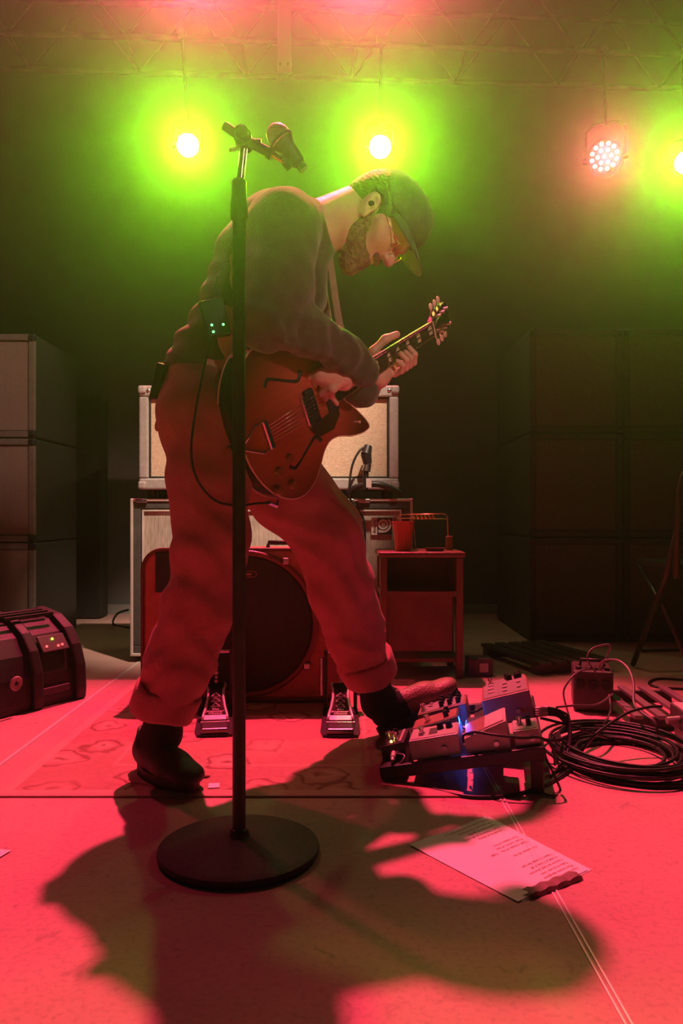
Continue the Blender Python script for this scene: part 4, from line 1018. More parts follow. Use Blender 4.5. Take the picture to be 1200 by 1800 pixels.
# brim: curved plate arching across the forehead
bm = bmesh.new(); top_v, bot_v = [], []
NB_, NR_ = 22, 7
for j in range(NR_):
    rt, rb = [], []
    for i in range(NB_ + 1):
        a = -1 + 2 * i / NB_
        sx = .076 * math.sin(a * PI / 2 * .98)
        f0 = .046 + .058 * math.cos(a * PI / 2) ** .8
        ext = .086 * (math.cos(a * PI / 2) ** .55) * j / (NR_ - 1)
        uu = .074 - .021 * (abs(a) ** 2) - .014 * (j / (NR_ - 1))
        p = Vector(HP(f0 + ext, uu, sx * (1 + .04 * j / (NR_ - 1))))
        rt.append(bm.verts.new(p + fU * .0016)); rb.append(bm.verts.new(p - fU * .0016))
    top_v.append(rt); bot_v.append(rb)
for j in range(NR_ - 1):
    for i in range(NB_):
        f1 = bm.faces.new((top_v[j][i], top_v[j][i + 1], top_v[j + 1][i + 1], top_v[j + 1][i])); f1.material_index = 0
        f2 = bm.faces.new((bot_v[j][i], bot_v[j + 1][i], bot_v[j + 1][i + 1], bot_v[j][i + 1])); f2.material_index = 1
for i in range(NB_):
    bm.faces.new((top_v[-1][i], top_v[-1][i + 1], bot_v[-1][i + 1], bot_v[-1][i]))
me = bpy.data.meshes.new('brim'); bm.to_mesh(me); bm.free()
br = link_mesh('brim', me, cap_m, cap, True); me.materials.append(brim_m); br['label'] = 'cap brim with green glow painted on the underside'
# glasses and in-ear monitor
gl = MB()
for s_ in (1, -1):
    gl.tube([Vector(HP(.112, .024 + .016 * math.sin(k * PI / 8), s_ * (.034 + .021 * math.cos(k * PI / 8)))) for k in range(16)], .0012, 6, True)
    gl.tube([Vector(HP(.110, .026, s_ * .055)), Vector(HP(.06, .024, s_ * .070)), Vector(HP(.005, .022, s_ * .079))], .0012, 6)
gl.tube([Vector(HP(.112, .026, .013)), Vector(HP(.115, .029, 0)), Vector(HP(.112, .026, -.013))], .0012, 6)
gl.build('glasses', brass, person, True)
MB().ball(Vector(HP(-.004, .0, .081)), (.009, .011, .007), 12).build('ear_monitor', mat('glossy_black', (.01, .01, .01), .1), person, True)
# ---- sweater
sw = Field((-.55, 1.58, .80), (.22, 2.62, 1.52), .005)
T = lambda px, py, d: N(P(px, py, d))
sw.chain([T(478, 408, 2.02), T(455, 460, 2.02), T(425, 540, 2.01), T(385, 620, 2.0), T(360, 655, 1.99)], [.098, .104, .098, .098, .100], k=.04)
sw.cone(T(520, 420, 2.03), T(520, 520, 2.04), .088, .08, k=.05)                    # chest front
sw.cone(T(500, 402, 1.90), T(505, 410, 2.18), .082, .078, k=.05)                   # shoulders
sw.cone(T(545, 410, 2.03), T(530, 418, 2.03), .074, .08, k=.03)                    # collar
sw.chain([T(498, 400, 1.87), T(486, 500, 1.83), ELR], [.088, .080, .068], k=.03)
sw.chain([ELR, T(538, 584, 1.86), T(600, 620, 1.92), T(637, 654, 1.955)], [.066, .054, .044, .039], k=.03)
sw.chain([SHL, ELL, N(GP(.52, -.075, -.035))], [.078, .062, .038], k=.03)
# hollows for the neck and wrist openings
sw.ell(T(592, 400, 2.03), (.05, .075, .06), k=.01, op='sub')
ta = N(P(478, 408, 2.02)); tb = N(P(360, 655, 1.99)); td = (tb - ta) / np.linalg.norm(tb - ta)
def folds(X, Y, Z):
    s_ = (X - ta[0]) * td[0] + (Z - ta[2]) * td[2]
    q = (X - ta[0]) * td[2] - (Z - ta[2]) * td[0]          # across the torso in the picture plane
    low = np.clip((s_ - .10) / .12, 0, 1) * np.clip((.42 - s_) / .05, 0, 1)
    wr = np.sin((s_ + .10 * q + .018 * np.sin(Y * 17) + .01 * np.sin(q * 40)) * 2 * PI / .062)
    fine = np.sin(X * 48 + Z * 30 + 2 * np.sin(Y * 20)) * np.sin(Y * 38 + Z * 22)
    arm = np.clip((X + .17) / .05, 0, 1) * np.clip((1.98 - Y) / .06, 0, 1) * np.clip((1.12 - Z) / .05, 0, 1)
    aw = np.sin((X * .85 + (Y - 1.8) * .6) * 2 * PI / .045 + 1.5 * np.sin(Z * 60))
    return .0052 * low * wr * (.6 + .4 * np.sin(q * 30 + Y * 25)) + .0028 * fine + .002 * arm * aw
sw.warp(folds)
sw.plane(N(P(350, 662, 1.99)), (-.25, 0, -1), k=.012)
link_mesh('sweater', sw.mesh('sweater'), sweater_m, person, True)['label'] = 'brown knitted sweater bunched at the waist'
del sw
# ---- trousers
tr = Field((-.55, 1.66, .10), (.12, 2.5, 1.05), .0048)
tr.chain([T(366, 668, 1.99), T(366, 720, 1.98)], [.105, .118], k=.03)
tr.cone(T(350, 730, 1.92), T(405, 755, 2.05), .100, .098, k=.05)
tr.chain([T(360, 745, 1.90), T(367, 850, 1.88), T(372, 950, 1.87), T(352, 1060, 1.89), T(318, 1160, 1.92), T(293, 1232, 1.94)], [.100, .092, .084, .082, .079, .074], k=.03)
tr.chain([T(430, 785, 2.05), T(505, 860, 2.10), T(575, 935, 2.13), T(597, 1030, 2.18), T(628, 1120, 2.23), T(643, 1172, 2.26)], [.100, .106, .092, .086, .082, .076], k=.03)
def tfold(X, Y, Z):
    f1 = np.sin((Z * .9 + X * .5 + .03 * np.sin(Y * 30 + X * 12)) * 2 * PI / .085 + 2 * np.sin(X * 9)) * np.clip(1.2 - np.abs(Z - .52) * 3, 0, 1)
    f2 = np.sin((Z + .6 * Y) * 2 * PI / .055 + 2.5 * np.sin(X * 22)) * np.clip((.42 - Z) / .15, 0, 1)
    f3 = np.sin(X * 40 + 3 * np.sin(Z * 12)) * np.sin(Y * 30 + 5 * Z)
    return .0036 * f1 + .0026 * f2 + .0024 * f3
tr.warp(tfold)
tr.plane(T(360, 652, 1.99), (.12, 0, 1), k=.004)
d1 = (T(293, 1232, 1.94) - T(318, 1160, 1.92)); d2 = (T(643, 1172, 2.26) - T(628, 1120, 2.23))
# cut the hems flat
def cutleg(f, c, n, lim):
    sl, X, Y, Z = f.grid(np.array(c) - .14, np.array(c) + .14)
    n = n / np.linalg.norm(n)
    d = ((X - c[0]) * n[0] + (Y - c[1]) * n[1] + (Z - c[2]) * n[2])
    f.a[sl] = np.maximum(f.a[sl], d.astype(np.float32))
cutleg(tr, T(288, 1246, 1.943), d1, 0); cutleg(tr, T(648, 1182, 2.265), d2, 0)
trousers = link_mesh('trousers', tr.mesh('trousers'), pants_m, person, True); trousers['label'] = 'loose cotton trousers with rolled cuffs'
del tr
def cuff(c0, c1, r0, r1, ph):
    c0, c1 = Vector(c0), Vector(c1); d = (c1 - c0); R = frame_to(d); L_ = d.length
    b = MB(); rings = []
    prof = [(r0 - .012, 0), (r0 + .003, -.004), (r0 + .008, .006), (r1 + .008, L_ - .006), (r1 + .003, L_ + .003), (r1 - .006, L_), (r1 - .010, L_ - .02), (r0 - .014, .01)]
    for r_, z in prof:
        rings.append([b.bm.verts.new(c0 + R @ Vector(((r_ + .004 * math.sin(3 * a + ph) + .003 * math.sin(5 * a + z * 40)) * math.cos(a), (r_ + .004 * math.sin(3 * a + ph)) * math.sin(a), z + .006 * math.sin(2 * a + ph)))) for a in [2 * PI * k / 48 for k in range(48)]])
    for A_, B_ in zip(rings, rings[1:]):
        for k in range(48): b.bm.faces.new((A_[k], A_[(k + 1) % 48], B_[(k + 1) % 48], B_[k]))
    o = b.build('trouser_cuff', pants_m, trousers, True); o['label'] = 'rolled trouser cuff'
cuff(P(298, 1208, 1.935), P(282, 1250, 1.945), .074, .070, .5)
cuff(P(638, 1158, 2.25), P(652, 1192, 2.27), .076, .070, 2.2)
pf = Field(T(284, 720, 1.93) - .12, T(284, 720, 1.93) + .12, .004)
pf.cone(T(300, 690, 1.93), T(279, 748, 1.925), .016, .010, k=.01); pf.cone(T(279, 745, 1.925), T(277, 754, 1.925), .006, .007, k=.004)
link_mesh('waist_tie', pf.mesh('waist_tie'), pants_m, trousers, True)
# ---- socks and shoes
def shoe(ankle, heel, toe, wdt, m, laces, side, sock_top):
    """heel, toe: sole points; builds shoe upper, sole, sock"""
    heel, toe, ankle = Vector(heel), Vector(toe), Vector(ankle)
    d = (toe - heel); L_ = d.length; d.normalize()
    upv = Vector((0, 0, 1)); upv = (upv - d * upv.dot(d)).normalized(); sd = d.cross(upv)
    X = lambda f, s_, u: N(heel + d * f * L_ + sd * s_ + upv * u)
    lo = np.minimum(np.array(heel), np.array(toe)) - .1; hi = np.maximum(np.array(heel), np.array(toe)) + .14
    f = Field(lo, hi, .0036)
    ax = (list(d), list(sd), list(upv))
    f.cone(X(.14, 0, .045), X(.32, 0, .050), .034, .036, k=.02)
    f.cone(X(.30, 0, .048), X(.62, .002, .040), .040, .040, k=.03)
    f.ell(X(.70, 0, .032), (.078, .047, .026), ax, k=.03)
    f.ell(X(.86, 0, .030), (.040, .040, .019), ax, k=.02)
    f.cone(X(.16, 0, .06), X(.22, 0, .095), .034, .036, k=.02)
    f.plane(X(0, 0, .016), list(-upv), k=.002)
    f.plane(X(.2, 0, .108), list(upv + d * .25), k=.004)
    up_ = link_mesh('shoe', f.mesh('shoe'), m, person, True)
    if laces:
        up_.data.materials.append(sock_m)  # rear of the boot coloured black for the leg's shade on the heel
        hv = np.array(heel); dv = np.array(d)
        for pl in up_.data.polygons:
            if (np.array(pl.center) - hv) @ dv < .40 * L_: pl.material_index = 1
    so = []
    for k in range(28):
        a = 2 * PI * k / 28; c_, s__ = math.cos(a), math.sin(a)
        ff = .5 + .5 * c_
        hw = .030 + .016 * math.sin(min(1, ff * 1.15) * PI * .72) ** 1.2
        so.append((ff * L_, s__ * hw * (abs(s__) ** -.25 if abs(s__) > .05 else 1)))
    M = Matrix.Translation(heel) @ Matrix((d, sd, upv)).transposed().to_4x4()
    MB().prism(so, 0, .020, M).build('sole', sole_m, up_)
    s2 = Field(np.minimum(np.array(ankle), np.array(X(.2, 0, .05))) - .11, np.maximum(np.array(ankle), X(.2, 0, .05)) + .1, .0042)
    s2.chain([N(sock_top), N(ankle), X(.24, 0, .075)], [.050, .045, .043], k=.02)
    link_mesh('sock', s2.mesh('sock'), sock_m, person, True)
    if laces:
        for k in range(5):
            f0 = .42 + k * .055
            hh = .085 - k * .0055
            MB().tube(catmull([Vector(X(f0, -.026, hh - .010)), Vector(X(f0 + .02, 0, hh + .002)), Vector(X(f0, .026, hh - .010))], 4), .0022, 6).build('lace', mat('lace', (.5, .4, .33), .8), up_, True)
        for s_ in (-1, 1):
            MB().tube(catmull([Vector(X(.40, 0, .094)), Vector(X(.34, s_ * .02, .112)), Vector(X(.27, s_ * .035, .108)), Vector(X(.33, s_ * .03, .095)), Vector(X(.40, 0, .093))], 5), .0022, 6).build('lace_bow', mat('lace', (.5, .4, .33), .8), up_, True)
    return up_
# near foot planted, pointing right and towards the camera
hR = G(247, 1352); hR.z = .0078
tR = hR + Vector((.170, -.185, 0)); tR.z = .0078
shoe(P(285, 1290, 1.955), hR, tR, .05, shoe_m, False, 1, P(290, 1225, 1.94))
# far foot: heel down, toes raised over the edge of the pedalboard
hL = G(666, 1298); hL.z = .009
tL = P(806, 1214, hL.y + .045)
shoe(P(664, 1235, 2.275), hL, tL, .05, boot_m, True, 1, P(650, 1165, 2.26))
# ---- belt packs and guitar lead
def pack(label, c, R, leds):
    t = thing('wireless_pack', label, 'wireless pack', c, R)
    MB().box((0, 0, 0), (.056, .022, .088), bevel=.004).build('case', black_plastic, t)
    MB().tube(catmull([(.018, 0, .05), (.02, 0, .075), (.03, .004, .10)], 4), .0022, 6).build('antenna', black_rubber, t, True)
    MB().box((0, .014, 0), (.03, .004, .06), bevel=.001).build('belt_clip', steel, t)
    for (x, z, on) in leds:
        MB().ball((x, -.0115, z), .0026, 8).build('indicator_light', mat('green_led', (.05, .3, .05), .4, emit=(.05, 1, .1), estr=14), t, True)
    return t
pk = P(378, 560, 1.845)
pack('black wireless pack with green indicator lights clipped on the sweater back', pk, Matrix.Rotation(math.radians(-14), 3, 'Y') @ Matrix.Rotation(math.radians(10), 3, 'Z'), ((-.012, -.016, 1), (-.012, -.032, 1), (.014, -.02, 1)))
pk2 = P(286, 672, 1.95)
pack('small black belt pack with a curled wire at the trouser waist', pk2, Matrix.Rotation(math.radians(68), 3, 'Z') @ Matrix.Rotation(math.radians(16), 3, 'X'), ())
tag(MB().tube(catmull([P(300, 640, 1.94), P(287, 637, 1.935), P(277, 655, 1.93), P(276, 680, 1.93), P(281, 692, 1.935)], 6), .0018, 6).build('pack_wire', black_rubber, None, True), 'thin black wire curled over the belt pack', 'wire')
pts = [P(372, 590, 1.80), P(360, 640, 1.785), P(344, 720, 1.765), P(336, 790, 1.755), P(345, 840, 1.755), P(375, 878, 1.77), P(415, 889, 1.80), P(450, 885, 1.86), P(474, 884, 1.93)]
tag(MB().tube(catmull(pts, 8), .003, 6).build('guitar_lead', black_rubber, None, True), 'thin black lead hanging from the wireless pack to the guitar jack', 'cable')
gj = thing('jack_plug', 'shiny angled jack plug at the lower edge of the guitar', 'plug', P(475, 884, 1.94))
hang(MB().cyl(P(470, 883, 1.93), P(486, 889, 1.955), .006, .0065, 14).build('barrel', chrome, gj, 'auto'), gj)
hang(MB().cyl(P(486, 889, 1.955), P(488, 880, 1.965), .004, .004, 10).build('tip', chrome, gj, 'auto'), gj)

# ------------------------------------------------------------------ pedalboard and effects pedals
BO = Vector((.163, 1.91, .037)); brz = math.radians(-10.8); btl = math.radians(-10.5)
BR3 = Matrix.Rotation(brz, 3, 'Z') @ Matrix.Rotation(btl, 3, 'Y')
BMx = Matrix.Translation(BO) @ BR3.to_4x4()
def BP(a, b, h=0.0): return BMx @ Vector((a, b, h))
pb = thing('pedalboard', 'slanted black pedalboard frame carrying the effects pedals', 'pedalboard', BO, BR3)
A0, A1, B0, B1 = -.07, .32, -.012, .50
for b_ in (B0, B1): MB().box(((A0 + A1) / 2, b_, 0), (A1 - A0, .016, .03), bevel=.003).build('side_rail', black_metal, pb)
for k in range(4):
    a_ = A0 + .03 + k * (A1 - A0 - .06) / 3
    MB().box((a_, (B0 + B1) / 2, .008), (.062, B1 - B0, .012), bevel=.002).build('deck_bar', black_metal, pb)
for b_ in (B0, B1):
    p = BP(.30, b_, -.012); hgt = p.z
    hang(MB().box((p.x, p.y, hgt / 2), (.03, .014, hgt), Matrix.Rotation(brz, 3, 'Z'), bevel=.003).build('riser_leg', black_metal, pb), pb)
    p = BP(A0 + .02, b_, -.012)
    hang(MB().box((p.x, p.y, (max(p.z, .012) + .0076) / 2), (.02, .014, max(p.z, .012) - .0076), Matrix.Rotation(brz, 3, 'Z')).build('rubber_foot', black_rubber, pb), pb)
silver_p = mat('pedal_silver', (.46, .42, .41), .4, .2, (.54, .5, .48), 50)
dark_p = mat('pedal_dark', (.05, .035, .035), .4, 0, (.08, .055, .055), 40)
red_p = mat('pedal_red', (.30, .12, .10), .4, 0, (.36, .15, .12), 40)
pale_p = mat('pedal_pale', (.6, .54, .5), .45, 0, (.54, .48, .45), 30)
grey_p = mat('pedal_grey', (.28, .25, .25), .4, 0, (.34, .3, .3), 40)
knob_b = mat('knob_black', (.015, .015, .015), .35)
def pedal(label, a0, a1, b0, b1, h, body_m, top_m, knobs=(), switches=(), buttons=(), leds=(), wedge=0.0, badge=None):
    base = BP((a0 + a1) / 2, (b0 + b1) / 2, .0145)
    t = thing('effects_pedal', label, 'effects pedal', base, BR3, 'effects pedals on the pedalboard')
    wa, wb = a1 - a0, b1 - b0
    o = [(-wa / 2, 0), (wa / 2, 0), (wa / 2, h + wedge), (-wa / 2, h)]
    pr = MB().prism(o, -wb / 2, wb / 2, RX).build('enclosure', body_m, t)
    bv = pr.modifiers.new('bevel', 'BEVEL'); bv.width = .003; bv.segments = 2
    sl = math.atan2(wedge, wa); Rt = Matrix.Rotation(-sl, 3, 'Y')
    Mt = Matrix.Translation((0, 0, h + wedge / 2)) @ Rt.to_4x4()
    MB().box(Mt @ Vector((0, 0, .0005)), (wa * .92, wb * .9, .002), Rt).build('face_plate', top_m, t)
    for (x, y, r_) in knobs:
        MB().lathe([(0, 0), (r_ * 1.1, 0), (r_, .003), (r_ * .9, .014), (r_ * .75, .016), (0, .016)], Mt @ Vector((x * wa / 2, y * wb / 2, .001)), Rt @ Vector((0, 0, 1)), 16).build('knob', knob_b, t, 'auto')
    for (x, y) in switches:
        MB().lathe([(0, 0), (.009, 0), (.009, .003), (.0055, .004), (.0055, .012), (.0075, .013), (.0075, .019), (0, .02)], Mt @ Vector((x * wa / 2, y * wb / 2, .001)), Rt @ Vector((0, 0, 1)), 14).build('footswitch', chrome, t, 'auto')
    for (x, y, r_) in buttons:
        MB().lathe([(0, 0), (r_, 0), (r_, .002), (r_ * .8, .004), (0, .0045)], Mt @ Vector((x * wa / 2, y * wb / 2, .001)), Rt @ Vector((0, 0, 1)), 16).build('button', silver_p, t, 'auto')
    for (x, y) in leds:
        MB().ball(Mt @ Vector((x * wa / 2, y * wb / 2, .003)), .003, 8).build('indicator_light', mat('pedal_led', (.3, .3, .02), .4, emit=(1, .8, .1), estr=12), t, True)
    if badge:
        x0, x1, y0, y1, mm = badge
        MB().box(Mt @ Vector(((x0 + x1) / 2 * wa / 2, (y0 + y1) / 2 * wb / 2, .0018)), ((x1 - x0) * wa / 2, (y1 - y0) * wb / 2, .0012), Rt).build('printed_panel', mm, t)
    for y in (-1, 1):
        MB().cyl((wa * .2, y * wb / 2, h * .45), (wa * .2, y * (wb / 2 + .008), h * .45), .006, seg=10).build('jack_socket', steel, t)
    return t
pedal('tiny dark pedal with amber light overhanging the board\'s low edge', -.068, -.008, .035, .155, .034, dark_p, dark_p, ((.1, .3, .006),), ((-.4, -.1), (.2, -.5)), (), ((-.1, -.75),), .006, (.55, .75, -.9, .9, silver_p))
pedal('silver box pedal with two black knobs at the board\'s near edge', .008, .128, .002, .108, .047, silver_p, silver_p, ((.25, .2, .0085), (.62, .2, .0085)), ((-.5, -.2),), (), (), .004, (-.2, .15, -.5, .5, dark_p))
pedal('low dark pedal between the silver box and the many-knobbed pedal', .0, .125, .13, .225, .040, dark_p, red_p, ((.5, .5, .007), (.5, -.4, .007)), ((-.3, -.3),), (), (), .02)
pedal('red pedal with a dense row of black knobs by the musician\'s boot', .005, .14, .262, .375, .046, red_p, grey_p, tuple((x, y, .0065) for x in (.0, .35, .7) for y in (-.6, 0, .6)), ((-.75, -.5),), ((-.5, .0, .006), (-.5, .5, .006)), (), .014)
pedal('tall grey pedal with round pale buttons on the raised rear', .185, .312, .225, .40, .068, red_p, grey_p, (), (), ((-.6, -.3, .009), (-.6, .2, .009), (-.6, .7, .009), (.0, -.5, .007), (.0, .0, .007), (.0, .5, .007), (.6, -.4, .006), (.6, .3, .006)), (), .012)
pedal('pale slab pedal with a two-tone treadle at the near rear', .140, .245, .002, .135, .036, pale_p, red_p, (), (), (), (), .030, (.0, .92, -.85, .85, pale_p))
pedal('small square metal pedal beside the pale slab pedal', .256, .316, .004, .100, .038, silver_p, silver_p, ((.3, -.3, .006), (.3, .4, .006)), ((-.4, 0),), (), ())
pedal('narrow pedal with tall knobs at the far rear of the board', .19, .31, .418, .494, .058, red_p, grey_p, ((.2, -.2, .009), (.62, -.2, .011), (.62, .5, .011), (.1, .5, .008)), ((-.7, -.2),), (), (), .01)
t = thing('power_brick', 'dark power supply glowing blue between the pedals', 'power supply', BP(.16, .19, .0145), BR3)
MB().box((0, 0, .014), (.045, .085, .028), bevel=.003).build('case', dark_p, t)
for k in range(3): MB().box((-.012 + k * .012, -.0435, .015), (.008, .002, .018)).build('blue_light', mat('blue_led', (.02, .05, .3), .4, emit=(.02, .12, 1), estr=10), t)
for k in range(3): MB().box((-.0232, -.025 + k * .025, .015), (.002, .016, .018)).build('blue_light', MATS['blue_led'], t)
bl = bpy.data.lights.new('blue_glow', 'POINT'); bl.energy = .2; bl.color = (.02, .12, 1); bl.shadow_soft_size = .01
blo = bpy.data.objects.new('blue_glow', bl); col.objects.link(blo); blo.location = BP(.133, .165, .055)

cab_m = black_rubber
cable_pale = mat('cable_grey', (.16, .14, .14), .4)
def cable(label, pts, r=.003, m=None, n=8, group=None, name='cable'):
    return tag(MB().tube(catmull(pts, n), r, 7).build(name, m or cab_m, None, True), label, 'cable', group)
def fl(px, py, r=.004):
    p = G(px, py); p.z = r; return p
cable('thick black cable from the tiny pedal sweeping along the floor to the coil', [BP(-.04, .024, .03), P(711, 1330, 1.92), P(701, 1352, 1.90), fl(716, 1374), fl(770, 1393), fl(830, 1404), fl(890, 1402), fl(945, 1388), fl(985, 1368), fl(1010, 1350), fl(1030, 1342)], .0045)
t = thing('jack_plug', 'pale jack plug pushed into the tiny dark pedal', 'plug', BP(-.036, .034, .032), BR3)
MB().cyl((0, -.008, 0), (0, -.034, -.004), .0065, seg=12).build('barrel', silver_p, t, 'auto'); MB().cyl((0, -.034, -.004), (0, -.046, -.008), .005, .0045, seg=12).build('strain_relief', silver_p, t, 'auto')
cable('patch cable looping from the silver box to the small square pedal', [BP(.135, .05, .03), P(815, 1293, 1.92), P(835, 1287, 1.88), P(870, 1292, 1.85), P(915, 1297, 1.84), P(950, 1297, 1.84), P(972, 1315, 1.84), P(975, 1345, 1.86)], .0032)
cable('patch cable arched between the knobbed pedal and the tall grey pedal', [BP(.145, .28, .045), P(838, 1250, 2.18), P(850, 1244, 2.16), P(866, 1248, 2.14)], .003)
cable('short patch cable curving beside the blue power supply', [BP(.13, .15, .04), P(838, 1300, 2.0), P(848, 1312, 1.98), P(838, 1322, 1.97), BP(.135, .09, .03)], .0025)
t4 = [(1246, 0), (1250, .004), (1254, .008), (1258, .012)]
for i, (py, dz) in enumerate(t4):
    cable('pale-plugged cable leaving the tall grey pedal towards the coil', [P(938, py, 2.12 - dz), P(962, py - 2, 2.11), P(985, py + 4, 2.11), P(1000, py + 18 + 5 * i, 2.10), P(1002 - 4 * i, 1310 + 8 * i, 2.05), fl(985 - 6 * i, 1350 + 6 * i)], .0034, None, 8, 'cables out of the tall grey pedal')
    o = MB().cyl(P(941, py, 2.118 - dz), P(962, py - 2, 2.11), .0042, seg=10).build('jack_plug', silver_p, None, 'auto'); tag(o, 'pale plug on a cable at the tall grey pedal', 'plug', 'plugs of the tall grey pedal')
cable('black cable hanging from the board\'s raised end in a small loop', [BP(.31, .05, .03), P(958, 1330, 1.88), P(975, 1365, 1.86), P(985, 1392, 1.862), fl(972, 1402), fl(955, 1398)], .003)
cable('black cable from the board trailing behind the coil', [P(945, 1300, 1.95), P(985, 1300, 2.05), P(1030, 1285, 2.2), fl(1100, 1282), fl(1160, 1284), fl(1230, 1287)], .0042)
cable('black cable slanting from the tall grey pedal to the coil\'s back', [P(950, 1262, 2.1), P(1000, 1275, 2.12), P(1050, 1292, 2.15), fl(1085, 1303), fl(1120, 1305)], .0038)
cable('dark cable from the stacked adapters dipping down to the coil', [P(1163, 1242, 2.17), P(1140, 1243, 2.16), P(1105, 1252, 2.15), P(1075, 1270, 2.12), P(1045, 1292, 2.08), fl(1020, 1325), fl(1000, 1350)], .004)
cable('thin grey cable arching high over the dark power box', [P(1048, 1184, 2.56), P(1032, 1159, 2.56), P(1040, 1141, 2.57), P(1064, 1133, 2.58), P(1072, 1137, 2.58), P(1067, 1152, 2.6), P(1052, 1184, 2.6)], .003, cable_pale)
cable('grey cable looping from the dark power box down over the tray rails', [P(1052, 1178, 2.56), P(1060, 1162, 2.54), P(1085, 1161, 2.5), P(1104, 1176, 2.45), P(1113, 1202, 2.38), P(1114, 1236, 2.3), P(1130, 1254, 2.24), P(1149, 1268, 2.2), P(1156, 1290, 2.19), fl(1158, 1312)], .004, cable_pale)
cable('thin cable curving from the floor up to the dark power box', [fl(1000, 1262), P(990, 1220, 2.5), P(999, 1198, 2.5), P(1016, 1181, 2.52), P(1040, 1175, 2.56)], .003, cable_pale)
cable('thin cable hanging from the power box to the pedalboard plugs', [P(1076, 1220, 2.48), P(1050, 1238, 2.3), P(1010, 1240, 2.2), P(978, 1243, 2.12)], .003, cable_pale)
cable('cable dropping from the power box behind the coil', [P(1070, 1222, 2.5), P(1073, 1245, 2.4), P(1064, 1270, 2.3), fl(1056, 1290)], .0032, cable_pale)
cable('black cable doubling back on the floor beside the folding chair', [fl(1260, 1216), fl(1180, 1212), fl(1148, 1208), fl(1141, 1201), fl(1158, 1195), fl(1200, 1197), fl(1260, 1200)], .005)
cable('black cable lying along the back wall behind the bass cabinet', [fl(232, 1106, .006), fl(200, 1100, .006), P(205, 1080, 4.3), P(225, 1072, 4.2)], .006)
# big coil: one continuous cable
random.seed(3)
pts = []
cc = fl(1090, 1335)
for k in range(14 * 14):
    turn = k / 14
    a = 2 * PI * turn
    rr_ = .70 + .30 * math.sin(turn * 2.3) * .5 + .3 * (turn / 14)
    pts.append(Vector((cc.x + .012 * math.sin(turn * 3.1) + .178 * rr_ * math.cos(a), cc.y + .012 * math.cos(turn * 2.2) + .222 * rr_ * math.sin(a), .005 + .028 * (turn / 14) + .008 * (1 + math.sin(a * .5 + turn)))))
tag(MB().tube(catmull(pts, 3), .0042, 7).build('coiled_cable', cab_m, None, True), 'large loose coil of black cable on the floor beside the pedalboard', 'cable')
pts = []
for k in range(4 * 14):
    a = 2 * PI * k / 14 + 1; rr_ = .85 + .06 * math.sin(k * .7)
    pts.append(Vector((cc.x + .03 + .19 * rr_ * math.cos(a), cc.y - .035 + .215 * rr_ * math.sin(a), .0045 + .001 * (k / 14))))
tag(MB().tube(catmull(pts, 3), .0042, 7).build('coiled_cable', cab_m, None, True), 'flat lower coil of black cable spread under the large coil', 'cable')
# dark power box, tray with rails, stacked adapters, floor outlet, low slatted riser
c0 = P(1041, 1215, 2.62)
t = thing('power_box', 'dark stage power box bristling with cables behind the coil', 'power box', (c0.x, 2.62, 0), math.radians(-14))
MB().box((0, .05, .068), (.125, .18, .13), bevel=.008).build('case', dark_p, t)
for k in range(3): MB().cyl((-.04 + k * .04, -.041, .09), (-.04 + k * .04, -.052, .09), .014, seg=14).build('socket', knob_b, t)
for k in range(4): MB().box((-.045 + k * .03, .0, .136), (.016, .03, .012), bevel=.002).build('plug_head', dark_p, t)
MB().tube([(-.04, .02, .133), (-.035, .02, .16), (.035, .02, .16), (.04, .02, .133)], .006, 6).build('handle', black_rubber, t, True)
t = thing('rail_tray', 'open metal tray of parallel rails on the floor behind the coil', 'tray', (.985, 2.36, 0), math.radians(-3))
for k in range(4): MB().box((-.105 + k * .07, .2, .042), (.026, .42, .012), bevel=.002).build('rail', mat('rail_paint', (.22, .19, .18), .45, .2), t)
for y in (.02, .38): MB().box((0, y, .018), (.25, .02, .036), bevel=.002).build('cross_member', black_metal, t)
ad = thing('power_adapter', 'flat dark adapter lying under the pale-topped adapter', 'adapter', (1.04, 2.13, 0), math.radians(4))
MB().box((0, .06, .024), (.19, .13, .046), bevel=.006).build('case', grey_p, ad); MB().cyl((-.095, .05, .024), (-.115, .05, .024), .008, seg=10).build('cable_gland', knob_b, ad)
ad = thing('power_adapter', 'pale-topped square adapter stacked on the flat adapter', 'adapter', (1.02, 2.13, .048), math.radians(-4))
MB().box((0, .06, .031), (.20, .12, .062), bevel=.006).build('case', dark_p, ad); MB().box((0, .06, .0632), (.19, .11, .003)).build('label_panel', pale_p, ad); MB().cyl((-.10, .04, .035), (-.135, .035, .033), .010, seg=10).build('cable_gland', silver_p, ad)
q = G(845, 1190)
t = thing('floor_outlet_box', 'small dark outlet box on the floor beside the side table', 'outlet box', (q.x, q.y, 0))
MB().box((0, .05, .035), (.10, .09, .07), bevel=.005).build('case', dark_p, t); MB().box((.012, .003, .035), (.035, .004, .035), bevel=.001).build('socket_plate', pale_p, t)
t = thing('slatted_riser', 'low dark slatted riser on the floor before the dark speaker stacks', 'riser', (.93, 3.25, 0), math.radians(18))
for k in range(5): MB().box((-.14 + k * .07, .2, .045), (.05, .5, .014), bevel=.002).build('slat', dark_p, t)
for y in (.0, .4): MB().box((0, y, .019), (.34, .04, .038)).build('bearer', dark_p, t)

